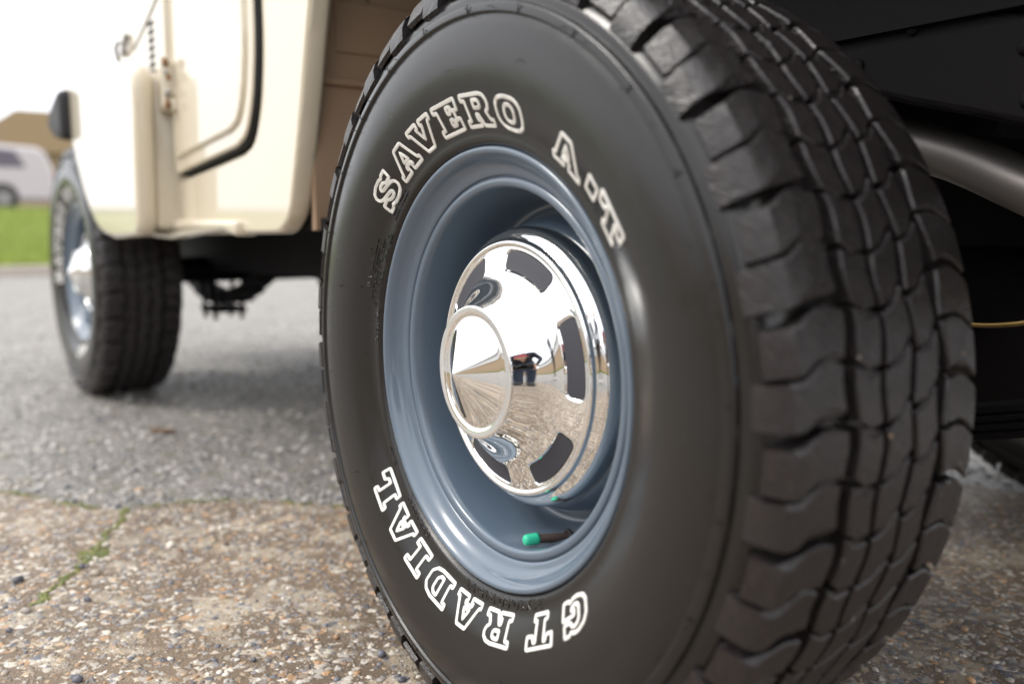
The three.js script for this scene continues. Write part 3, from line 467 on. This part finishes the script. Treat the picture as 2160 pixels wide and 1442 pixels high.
// hard top and glass
const top = part('hard_top', car);
obj('roof_panel', box(-1.62, 0.98, 1.86, 1.93, -1.38, -0.1, 0.03), M.cream, top);
for (const [x, z] of [[-1.5, -0.1], [-0.8, -0.1], [0.05, -0.1], [0.93, -0.1], [-1.5, -1.38], [-0.8, -1.38], [0.05, -1.38], [0.93, -1.38]]) obj('pillar', box(x - 0.04, x + 0.04, 1.16, 1.87, z - 0.018, z + 0.018, 0.008), M.cream, top);
for (const [a, b] of [[-1.46, -0.84], [-0.76, 0.01], [0.09, 0.89]]) for (const z of [-0.1, -1.38]) obj('pane', box(a, b, 1.16, 1.86, z - 0.003, z + 0.003), M.glass, top);
obj('windscreen', box(-1.5, -1.494, 1.16, 1.86, -1.36, -0.12), M.glass, top);
obj('scuttle', box(-1.62, -1.36, 1.12, 1.17, -1.38, -0.1, 0.015), M.cream, car);

// --- chassis
const rail = z => {
  const P = [], T = [[-3.0, 0.43], [-2.3, 0.43], [-1.6, 0.435], [-1.0, 0.44], [-0.6, 0.46], [-0.35, 0.56], [-0.12, 0.64], [0.06, 0.655], [0.2, 0.62], [0.4, 0.568], [0.6, 0.55], [1.0, 0.55]];
  const c = new THREE.CatmullRomCurve3(T.map(t => V(t[0], t[1], 0)), false, 'centripetal').getPoints(90), up = c.map(p => [p.x, p.y + 0.1]).reverse();
  return plate([...c.map(p => [p.x, p.y - (p.x < -0.55 ? 0.055 : 0.0)]), ...up], z - 0.035, z + 0.035, 0.008, 3);
};
const ch = part('chassis', car);
obj('chassis_rail', rail(-0.43), M.chassis, ch); obj('chassis_rail', rail(-1.05), M.chassis, ch);
for (const [x, y] of [[0.175, 0.7], [0.285, 0.665], [0.29, 0.618], [0.115, 0.672], [0.06, 0.735], [0.4, 0.62], [0.41, 0.655]]) obj('rivet', new THREE.SphereGeometry(0.0075, 12, 8).scale(1, 1, 0.6).translate(x, y, -0.394), M.chassis, ch);
for (const x of [-2.75, -1.75, -0.75, 0.42, 0.95]) obj('cross_member', box(x - 0.045, x + 0.045, x > 0 ? 0.56 : 0.4, x > 0 ? 0.65 : 0.49, -1.04, -0.44, 0.012), M.chassis, ch);
function spring(x0, y0, z) { // leaf pack bowed down to the axle
  const s = part('leaf_spring', car);
  for (let k = 0; k < 5; k++) {
    const L = 0.6 - k * 0.095, c = []; for (let i = 0; i <= 16; i++) { const u = -1 + i / 8; c.push([x0 + u * L, y0 - 0.0085 * k + 0.165 * (u * L / 0.6) ** 2]); }
    obj('leaf', plate([...c, ...c.slice().reverse().map(p => [p[0], p[1] + 0.0075])], z - 0.035, z + 0.035, 0.002, 1), M.chassis, s);
  }
  obj('spring_plate', box(x0 - 0.075, x0 + 0.075, y0 - 0.062, y0 - 0.044, z - 0.055, z + 0.055, 0.004), M.chassis, s);
  for (const a of [-0.055, 0.055]) obj('u_bolt', tube([[x0 + a, y0 - 0.085, z - 0.043], [x0 + a, y0 + 0.1, z - 0.043], [x0 + a, y0 + 0.15, z], [x0 + a, y0 + 0.1, z + 0.043], [x0 + a, y0 - 0.085, z + 0.043]], 0.0075, 40, 8), M.chassis, s);
  obj('shackle', [tube([[x0 + 0.6, y0 + 0.16, z - 0.04], [x0 + 0.57, y0 + 0.27, z - 0.04]], 0.014, 4, 8), tube([[x0 + 0.6, y0 + 0.16, z + 0.04], [x0 + 0.57, y0 + 0.27, z + 0.04]], 0.014, 4, 8), box(x0 - 0.66, x0 - 0.56, y0 + 0.13, y0 + 0.27, z - 0.045, z + 0.045, 0.01)], M.chassis, s);
}
spring(-2.285, 0.292, -0.45); spring(-2.285, 0.292, -1.03); spring(0, 0.292, -0.45); spring(0, 0.292, -1.03);
const axle = x => obj('axle', [new THREE.CylinderGeometry(0.042, 0.042, 1.1, 24).rotateX(Math.PI / 2).translate(x, YC, -0.74), new THREE.SphereGeometry(0.15, 28, 18).scale(1.05, 1, 0.72).translate(x, YC, -0.9), new THREE.CylinderGeometry(0.15, 0.15, 0.02, 32).rotateX(Math.PI / 2).translate(x, YC, -0.215)], M.chassis, car);
axle(0); axle(-2.285);
obj('shock_absorber', tube([[-0.1, 0.3, -0.36], [-0.22, 0.68, -0.37]], 0.024, 6, 16), M.chassis, car);
obj('exhaust_pipe', tube([[-1.4, 0.42, -0.62], [-0.7, 0.46, -0.6], [-0.3, 0.58, -0.53], [-0.05, 0.625, -0.5], [0.15, 0.588, -0.49], [0.28, 0.531, -0.49], [0.55, 0.42, -0.49], [0.95, 0.4, -0.48]], 0.0265, 90, 24), M.pipe, car);
obj('added_blocker_plates', [box(-0.55, 0.22, 0.48, 0.73, -0.79, -0.77), box(0.2, 0.22, 0.6, 0.73, -0.79, -0.48)], M.chassis, car);  // black plates added to block bright sky gaps beneath the body
obj('added_dark_tank', box(0.36, 0.9, 0.46, 0.7, -1.0, -0.62, 0.04), M.chassis, car);  // added black box that keeps the view behind the rear axle dark
obj('transfer_case', [box(-1.75, -1.3, 0.36, 0.5, -0.9, -0.62, 0.05)], M.chassis, car);
obj('propeller_shaft', [new THREE.CylinderGeometry(0.03, 0.03, 1.1, 18).rotateZ(Math.PI / 2 + 0.05).translate(-0.7, 0.4, -0.84)], M.chassis, car);
obj('brake_line', tube([[0.05, 0.44, -0.42], [0.2, 0.415, -0.41], [0.27, 0.413, -0.4], [0.33, 0.43, -0.4], [0.4, 0.5, -0.42]], 0.0022, 30, 8), mat(col(0.6, 0.4, 0.15), 0.35, { metalness: 0.8 }), car);

// ---------------------------------------------------------------- far side of the yard: kerb, bank, parked car, bungalow
{
  const k = structure(new THREE.Group()); k.name = 'kerb'; scene.add(k); seed = 60;
  const gm = [mat(col(0.36, 0.3, 0.26), 0.85), mat(col(0.3, 0.22, 0.17), 0.85), mat(col(0.4, 0.35, 0.31), 0.85)];
  for (let i = 0; i < 26; i++) { const z = -14 + i * 0.92; obj('kerbstone', box(-10.02, -9.88, -0.02, 0.11 + rr(-0.004, 0.004), z, z + 0.91, 0.012), gm[rnd() * 3 | 0], k); }
}
const bankY = x => 0.1 + 0.78 * Math.min(1, Math.max(0, (-10.02 - x) / 10)) ** 0.85;
{
  const g = new THREE.PlaneGeometry(90, 120, 60, 40).rotateX(-Math.PI / 2).translate(-55.02, 0, -10); const P = g.attributes.position;
  for (let i = 0; i < P.count; i++) P.setY(i, bankY(P.getX(i)) + (P.getX(i) < -10.2 ? 0.03 * noise.noise(P.getX(i) * 0.8, 1, P.getZ(i) * 0.8) : 0)); g.computeVertexNormals();
  structure(obj('grass_bank', g, M.grass));
  seed = 71; const blade = new THREE.ConeGeometry(1, 1, 3, 1).translate(0, 0.5, 0);
  scatter('grass', 42000, () => { const x = -10.05 - Math.pow(rnd(), 1.4) * 10, z = rr(-7, 2.5), b = rr(0.7, 1.4); return { p: [x, bankY(x) - 0.01, z], s: [0.012, rr(0.05, 0.12), 0.012], c: col(0.25 * b, 0.31 * b, 0.045 * b), tilt: rr(-0.5, 0.5), tilt2: rr(-0.5, 0.5) }; }, blade, M.pebble, 'short bright green grass on the bank behind the kerb');
}
{ // parked car on the bank road, side on
  const c = thing('parked_car', 'silver grey hatchback parked beyond the grass bank', 'car', [-22.6, 0.88, -0.72], -Math.PI / 2 + 0.06);
  const paint = new THREE.MeshPhysicalMaterial({ color: col(0.42, 0.38, 0.38), roughness: 0.35, metalness: 0.3, clearcoat: 1, clearcoatRoughness: 0.05 });
  const dark = mat(col(0.09, 0.075, 0.1), 0.12), tyre = mat(col(0.02, 0.02, 0.02), 0.8);
  const prof = roundPoly([[-1.95, 0.2, 0.08], [-2.0, 0.55, 0.1], [-1.97, 0.92, 0.12], [-1.78, 1.38, 0.2], [-0.2, 1.45, 0.3], [0.75, 1.0, 0.15], [1.75, 0.82, 0.3], [1.98, 0.5, 0.1], [1.95, 0.2, 0.08]], 0.08, 8);
  obj('body', plate(prof, -0.84, 0.84, 0.1, 6), paint, c);
  const win = roundPoly([[-1.42, 0.93], [-1.22, 1.29], [-0.55, 1.34], [-0.55, 0.92]], 0.05), win2 = roundPoly([[-0.47, 0.92], [-0.47, 1.34], [-0.2, 1.33], [0.55, 0.95]], 0.05);
  for (const s of [-1, 1]) for (const w of [win, win2]) obj('side_window', plate(w, s > 0 ? 0.83 : -0.855, s > 0 ? 0.855 : -0.83, 0.004, 1), dark, c);
  for (const x of [-0.95, 1.25]) for (const s of [-1, 1]) { const w = part('wheel', c); obj('tyre', new THREE.TorusGeometry(0.23, 0.09, 12, 32).translate(x, 0.3, s * 0.78), tyre, w); obj('hub', new THREE.CylinderGeometry(0.2, 0.2, 0.08, 24).rotateX(Math.PI / 2).translate(x, 0.3, s * 0.8), M.steel, w); }
  for (const s of [-1, 1]) obj('tail_light', box(-2.0, -1.93, 0.66, 0.84, s * 0.68 - 0.1, s * 0.68 + 0.1, 0.02), mat(col(0.3, 0.02, 0.02), 0.2), c);
  for (const s of [-1, 1]) obj('headlight', box(1.86, 1.97, 0.56, 0.7, s * 0.6 - 0.14, s * 0.6 + 0.14, 0.02), M.steel, c);
}
{ // road behind the bank
  structure(obj('bank_road', box(-30, -19.6, 0.86, 0.905, -30, 25), M.tar));
  const b = thing('bungalow', 'bungalow with brown hipped tile roof behind the parked car', 'house', [-43, 0.85, -4.6], 0);
  const wall = mat(col(0.36, 0.25, 0.17), 0.9), tile = mat(col(0.125, 0.08, 0.03), 0.9);
  obj('wall', box(-4, 4, 0, 2.7, -12, 2.4), wall, b);
  const roof = new THREE.BufferGeometry(); const e = [[-4.5, 2.5, -12.5], [4.5, 2.5, -12.5], [4.5, 2.5, 2.9], [-4.5, 2.5, 2.9], [0, 4.6, -9.8], [0, 4.6, 0.2]], f = [0, 1, 4, 1, 2, 5, 1, 5, 4, 2, 3, 5, 3, 0, 4, 3, 4, 5, 0, 2, 1, 0, 3, 2];
  roof.setAttribute('position', new THREE.Float32BufferAttribute(f.flatMap(i => e[i]), 3)); roof.computeVertexNormals(); obj('roof', roof, tile, b);
  const dk = mat(col(0.05, 0.05, 0.06), 0.15), fr = mat(col(0.75, 0.75, 0.73), 0.5);
  for (const z of [-9, -5, 0.9]) { const w = part('window', b); obj('frame', box(4.0, 4.05, 1.0, 2.2, z - 0.9, z + 0.9), fr, w); obj('pane', box(4.03, 4.06, 1.06, 2.14, z - 0.84, z - 0.03), dk, w); obj('pane', box(4.03, 4.06, 1.06, 2.14, z + 0.03, z + 0.84), dk, w); }
  const d = part('door', b); obj('door_leaf', box(4.0, 4.06, 0, 2.1, -2.7, -1.8), mat(col(0.25, 0.05, 0.04), 0.5), d); obj('handle', box(4.06, 4.1, 1.0, 1.05, -2.6, -2.5), M.steel, d);
}
// ---------------------------------------------------------------- what stands behind the photographer and shows in the chrome
{
  structure(obj('grass_verge', box(-9, 14, -0.02, 0.07, 6.4, 7.9), mat(col(0.2, 0.19, 0.05), 0.95)));
  const w = thing('garden_wall', 'long beige rendered garden wall with flat coping beside the yellowed verge', 'wall', [2, 0, 8.2]);
  obj('wall_face', box(-12, 12, -0.02, 1.25, -0.12, 0.12), mat(col(0.45, 0.33, 0.23), 0.9), w); obj('coping', box(-12, 12, 1.25, 1.32, -0.17, 0.17, 0.01), mat(col(0.32, 0.28, 0.25), 0.9), w);
  const h = thing('white_outbuilding', 'low white outbuilding with grey roof behind the beige garden wall', 'outbuilding', [4, 0, 15]);
  obj('wall', box(-9, 9, 0, 2.7, -2.5, 2.5), mat(col(0.74, 0.74, 0.73), 0.8), h); obj('roof', box(-9.3, 9.3, 2.7, 2.86, -2.8, 2.8, 0.02), mat(col(0.4, 0.41, 0.42), 0.8), h);
  obj('door', box(-1, 1.2, 0, 2.1, -2.54, -2.48), mat(col(0.3, 0.32, 0.34), 0.6), h);
}
// --- people: smooth figures meshed from joints with radii
function figure(bones, cell, colour) { // bones: [ax,ay,az,ra, bx,by,bz,rb, blend?]
  const lo = [1e9, 1e9, 1e9], hi = [-1e9, -1e9, -1e9];
  for (const b of bones) for (const o of [0, 4]) for (let k = 0; k < 3; k++) { lo[k] = Math.min(lo[k], b[o + k] - b[o + 3] - 2.5 * cell); hi[k] = Math.max(hi[k], b[o + k] + b[o + 3] + 2.5 * cell); }
  const n = lo.map((v, k) => Math.ceil((hi[k] - v) / cell) + 1), F = new Float32Array(n[0] * n[1] * n[2]).fill(0.2), id = (x, y, z) => (z * n[1] + y) * n[0] + x;
  for (const b of bones) {
    const d = [b[4] - b[0], b[5] - b[1], b[6] - b[2]], L = d[0] ** 2 + d[1] ** 2 + d[2] ** 2 || 1e-9, kk = b[8] ?? 0.03, R = Math.max(b[3], b[7]) + 0.09, r0 = [0, 1, 2].map(k => Math.max(0, Math.floor((Math.min(b[k], b[4 + k]) - R - lo[k]) / cell))), r1 = [0, 1, 2].map(k => Math.min(n[k] - 1, Math.ceil((Math.max(b[k], b[4 + k]) + R - lo[k]) / cell)));
    for (let z = r0[2]; z <= r1[2]; z++) for (let y = r0[1]; y <= r1[1]; y++) for (let x = r0[0]; x <= r1[0]; x++) {
      const p = [lo[0] + x * cell - b[0], lo[1] + y * cell - b[1], lo[2] + z * cell - b[2]], t = Math.min(1, Math.max(0, (p[0] * d[0] + p[1] * d[1] + p[2] * d[2]) / L));
      const s = Math.hypot(p[0] - d[0] * t, p[1] - d[1] * t, p[2] - d[2] * t) - (b[3] + (b[7] - b[3]) * t), i = id(x, y, z), a = F[i], h = Math.max(0, Math.min(1, 0.5 + 0.5 * (a - s) / kk)); F[i] = a * (1 - h) + s * h - kk * h * (1 - h);
    }
  }
  const vid = new Int32Array(F.length).fill(-1), pos = [], idx = [], cl = [];
  for (let z = 0; z < n[2] - 1; z++) for (let y = 0; y < n[1] - 1; y++) for (let x = 0; x < n[0] - 1; x++) {
    let m = 0, c = [0, 0, 0], e = 0; const g = []; for (let k = 0; k < 8; k++) { g[k] = F[id(x + (k & 1), y + (k >> 1 & 1), z + (k >> 2))]; if (g[k] < 0) m |= 1 << k; }
    if (!m || m === 255) continue;
    for (let a = 0; a < 8; a++) for (const bit of [1, 2, 4]) { const b = a | bit; if (a === b || ((m >> a & 1) === (m >> b & 1))) continue; const t = g[a] / (g[a] - g[b]); c[0] += (a & 1) + (bit === 1 ? t : 0); c[1] += (a >> 1 & 1) + (bit === 2 ? t : 0); c[2] += (a >> 2) + (bit === 4 ? t : 0); e++; }
    vid[id(x, y, z)] = pos.length / 3; const p = [lo[0] + (x + c[0] / e) * cell, lo[1] + (y + c[1] / e) * cell, lo[2] + (z + c[2] / e) * cell]; pos.push(...p); const k = colour(p); cl.push(k.r, k.g, k.b);
  }
  for (let z = 1; z < n[2] - 1; z++) for (let y = 1; y < n[1] - 1; y++) for (let x = 1; x < n[0] - 1; x++) {
    const a = F[id(x, y, z)] < 0;
    const q = (i, j, k, l, fl) => { if (i < 0 || j < 0 || k < 0 || l < 0) return; fl ? idx.push(i, j, k, i, k, l) : idx.push(i, k, j, i, l, k); };
    if (a !== F[id(x + 1, y, z)] < 0) q(vid[id(x, y - 1, z - 1)], vid[id(x, y, z - 1)], vid[id(x, y, z)], vid[id(x, y - 1, z)], a);
    if (a !== F[id(x, y + 1, z)] < 0) q(vid[id(x - 1, y, z - 1)], vid[id(x - 1, y, z)], vid[id(x, y, z)], vid[id(x, y, z - 1)], a);
    if (a !== F[id(x, y, z + 1)] < 0) q(vid[id(x - 1, y - 1, z)], vid[id(x, y - 1, z)], vid[id(x, y, z)], vid[id(x - 1, y, z)], a);
  }
  const g = new THREE.BufferGeometry(); g.setAttribute('position', new THREE.Float32BufferAttribute(pos, 3)); g.setAttribute('color', new THREE.Float32BufferAttribute(cl, 3)); g.setIndex(idx); g.computeVertexNormals(); return g;
}
const cloth = new THREE.MeshStandardMaterial({ vertexColors: true, roughness: 0.85 });
const SKIN = col(0.5, 0.3, 0.22), NAVY = col(0.018, 0.022, 0.04), JEAN = col(0.035, 0.05, 0.085), DARK = col(0.02, 0.02, 0.025), SOLE = col(0.72, 0.7, 0.66), SHOE = col(0.03, 0.03, 0.035), RED = col(0.36, 0.06, 0.08), GREY = col(0.2, 0.2, 0.22), HAIR = col(0.04, 0.025, 0.018);
const B = (a, ra, b, rb, k) => [...a, ra, ...b, rb, k];
function hand(w, dir, side, cam) { // palm and five fingers; dir = pointing direction, cam = curl direction
  const out = [], p = (o, s, c) => [w[0] + dir[0] * o + side[0] * s + cam[0] * c, w[1] + dir[1] * o + side[1] * s + cam[1] * c, w[2] + dir[2] * o + side[2] * s + cam[2] * c];
  out.push(B(p(0, -0.01, 0), 0.022, p(0.07, -0.018, 0), 0.019, 0.02), B(p(0, 0.012, 0), 0.022, p(0.07, 0.022, 0), 0.018, 0.02));
  [[-0.032, 0.066], [-0.011, 0.075], [0.011, 0.07], [0.032, 0.055]].forEach(([s, l]) => { out.push(B(p(0.075, s, 0), 0.0095, p(0.075 + l * 0.5, s, l * 0.22), 0.009, 0.006), B(p(0.075 + l * 0.5, s, l * 0.22), 0.009, p(0.075 + l * 0.72, s, l * 0.75), 0.0075, 0.006)); });
  out.push(B(p(0.02, -0.03, 0.005), 0.013, p(0.055, -0.062, 0.02), 0.0105, 0.008), B(p(0.055, -0.062, 0.02), 0.0105, p(0.085, -0.068, 0.035), 0.009, 0.006));
  return out;
}
function head(c, f, u) { // c centre, f facing, u up: skull, jaw, nose, ears
  const r = [f[1] * u[2] - f[2] * u[1], f[2] * u[0] - f[0] * u[2], f[0] * u[1] - f[1] * u[0]], p = (a, b, d) => [0, 1, 2].map(k => c[k] + r[k] * a + u[k] * b + f[k] * d);
  return [B(p(0, 0.03, -0.012), 0.086, p(0, 0.02, 0.022), 0.074, 0.02), B(p(0, -0.05, 0.03), 0.056, p(0, -0.085, 0.05), 0.035, 0.025), B(p(0, 0.012, 0.088), 0.01, p(0, -0.022, 0.108), 0.013, 0.01), B(p(-0.08, 0.015, -0.005), 0.014, p(-0.082, -0.022, 0), 0.01, 0.008), B(p(0.08, 0.015, -0.005), 0.014, p(0.082, -0.022, 0), 0.01, 0.008), B(p(-0.022, -0.058, 0.082), 0.008, p(0.022, -0.058, 0.082), 0.008, 0.006), B(p(-0.05, 0.022, 0.06), 0.016, p(-0.018, 0.026, 0.076), 0.012, 0.008), B(p(0.05, 0.022, 0.06), 0.016, p(0.018, 0.026, 0.076), 0.012, 0.008)];
}
{ // the photographer, stooping over the camera
  const RT = V(-FWD.z, 0, FWD.x).normalize(), BK = V(-FWD.x, 0, -FWD.z).normalize();
  const L = (r, u, b) => { const p = V(EYE.x, 0, EYE.z).addScaledVector(RT, r).addScaledVector(BK, b); return [p.x, u, p.z]; };
  const D = (r, u, b) => { const p = V(0, u, 0).addScaledVector(RT, r).addScaledVector(BK, b).normalize(); return [p.x, p.y, p.z]; };
  const loc = p => { const q = V(p[0] - EYE.x, 0, p[2] - EYE.z); return [q.dot(RT), p[1], q.dot(BK)]; };
  const bones = [
    B(L(0, 0.8, 0.98), 0.155, L(0, 0.9, 0.78), 0.15, 0.06), B(L(0, 0.9, 0.78), 0.15, L(0, 0.93, 0.6), 0.155, 0.06), B(L(-0.13, 0.93, 0.58), 0.09, L(0.13, 0.93, 0.58), 0.09, 0.06),
    B(L(0, 0.92, 0.54), 0.062, L(0, 0.88, 0.46), 0.056, 0.03),
    B(L(-0.2, 0.92, 0.57), 0.07, L(-0.29, 0.7, 0.45), 0.05, 0.04), B(L(-0.29, 0.7, 0.45), 0.05, L(-0.1, 0.53, 0.26), 0.033, 0.03),
    B(L(0.2, 0.92, 0.57), 0.07, L(0.29, 0.7, 0.45), 0.05, 0.04), B(L(0.29, 0.7, 0.45), 0.05, L(0.1, 0.53, 0.26), 0.033, 0.03),
    B(L(-0.08, 0.78, 0.98), 0.105, L(-0.07, 0.5, 0.6), 0.075, 0.04), B(L(-0.07, 0.5, 0.6), 0.072, L(-0.04, 0.1, 0.66), 0.046, 0.03), B(L(-0.04, 0.055, 0.7), 0.05, L(-0.05, 0.045, 0.5), 0.04, 0.02),
    B(L(0.1, 0.78, 0.98), 0.105, L(0.36, 0.47, 0.86), 0.073, 0.04), B(L(0.36, 0.47, 0.86), 0.07, L(0.48, 0.1, 0.78), 0.045, 0.03), B(L(0.47, 0.055, 0.82), 0.05, L(0.55, 0.045, 0.63), 0.04, 0.02),
  ];
  const body = figure([...bones], 0.014, p => { const q = loc(p); return q[1] < 0.022 ? SOLE : q[1] < 0.1 ? SHOE : q[2] > 0.9 || q[1] < 0.62 && q[2] > 0.48 ? JEAN : NAVY; });
  const hd = figure(head(L(0, 0.82, 0.36), D(0, -0.75, -0.66), D(0, 0.66, -0.75)), 0.006, () => SKIN);
  const hands = [-1, 1].map(s => figure(hand(L(s * 0.1, 0.53, 0.25), D(-s * 0.15, -0.15, -1), D(0, s * -1, 0.12), D(-s, 0, 0)), 0.005, () => SKIN));
  const ph = thing('person', 'person in navy jacket and jeans stooping low over a camera beside the slab', 'person');
  obj('body', mergeGeometries([body, hd, ...hands]), cloth, ph);
  const cp = new THREE.SphereGeometry(0.1, 24, 14, 0, 6.3, 0, 1.6).applyQuaternion(new THREE.Quaternion().setFromUnitVectors(V(0, 1, 0), V(...D(0, 0.8, -0.35)))).translate(...L(0, 0.845, 0.355));
  obj('cap', cp, mat(RED, 0.85), ph);
  const cam = thing('photo_camera', 'black camera held low in the stooping person\'s hands', 'camera'); const bd = mat(col(0.012, 0.012, 0.013), 0.5);
  cam.position.copy(EYE).addScaledVector(FWD, -0.012); cam.lookAt(EYE.clone().addScaledVector(FWD, -1));
  obj('lens_barrel', lathe([[0.03, 0], [0.036, 0.001], [0.036, 0.03], [0.034, 0.034], [0.034, 0.09], [0.001, 0.09], [0.001, 0.02], [0.03, 0.012], [0.03, 0]], 40), bd, cam);
  obj('camera_body', box(-0.068, 0.068, -0.05, 0.045, 0.09, 0.15, 0.012), bd, cam); obj('viewfinder', box(-0.03, 0.03, 0.045, 0.075, 0.09, 0.15, 0.012), bd, cam);
}
{ // a bystander
  const X = 0.78, Z = 2.45, L = (r, u, f) => [X - r * 0.75 - f * 0.6, u, Z + r * 0.6 - f * 0.75], D = (r, u, f) => { const v = V(-r * 0.75 - f * 0.6, u, r * 0.6 - f * 0.75).normalize(); return [v.x, v.y, v.z]; };
  const bones = [B(L(0, 0.95, 0), 0.13, L(0, 1.2, 0), 0.125, 0.06), B(L(0, 1.2, 0), 0.125, L(0, 1.36, 0), 0.13, 0.06), B(L(-0.13, 1.4, 0), 0.075, L(0.13, 1.4, 0), 0.075, 0.06), B(L(0, 1.42, 0), 0.058, L(0, 1.54, 0.01), 0.054, 0.03)];
  for (const s of [-1, 1]) bones.push(B(L(s * 0.19, 1.4, 0), 0.062, L(s * 0.25, 1.12, -0.02), 0.046, 0.04), B(L(s * 0.25, 1.12, -0.02), 0.045, L(s * 0.26, 0.87, 0.05), 0.03, 0.03), B(L(s * 0.09, 0.92, 0), 0.095, L(s * 0.11, 0.5, 0.01), 0.066, 0.04), B(L(s * 0.11, 0.5, 0.01), 0.064, L(s * 0.12, 0.1, -0.02), 0.042, 0.03), B(L(s * 0.12, 0.05, -0.05), 0.045, L(s * 0.14, 0.042, 0.15), 0.036, 0.02));
  const body = figure(bones, 0.015, p => p[1] < 0.022 ? SOLE : p[1] < 0.09 ? SOLE : p[1] < 0.93 ? DARK : GREY);
  const hands = [-1, 1].map(s => figure(hand(L(s * 0.26, 0.87, 0.05), D(0, -1, 0.15), D(0, 0, s * -1), D(-s, 0, 0)), 0.006, () => SKIN));
  const hd = figure(head(L(0, 1.64, 0.02), D(0, -0.1, 1), D(0, 1, 0.1)), 0.007, p => p[1] > 1.7 ? HAIR : SKIN);
  const o = thing('person', 'person standing upright in grey top and black trousers beside the stooping one', 'person');
  obj('body', mergeGeometries([body, hd, ...hands]), cloth, o);
}
renderer.render(scene, camera);
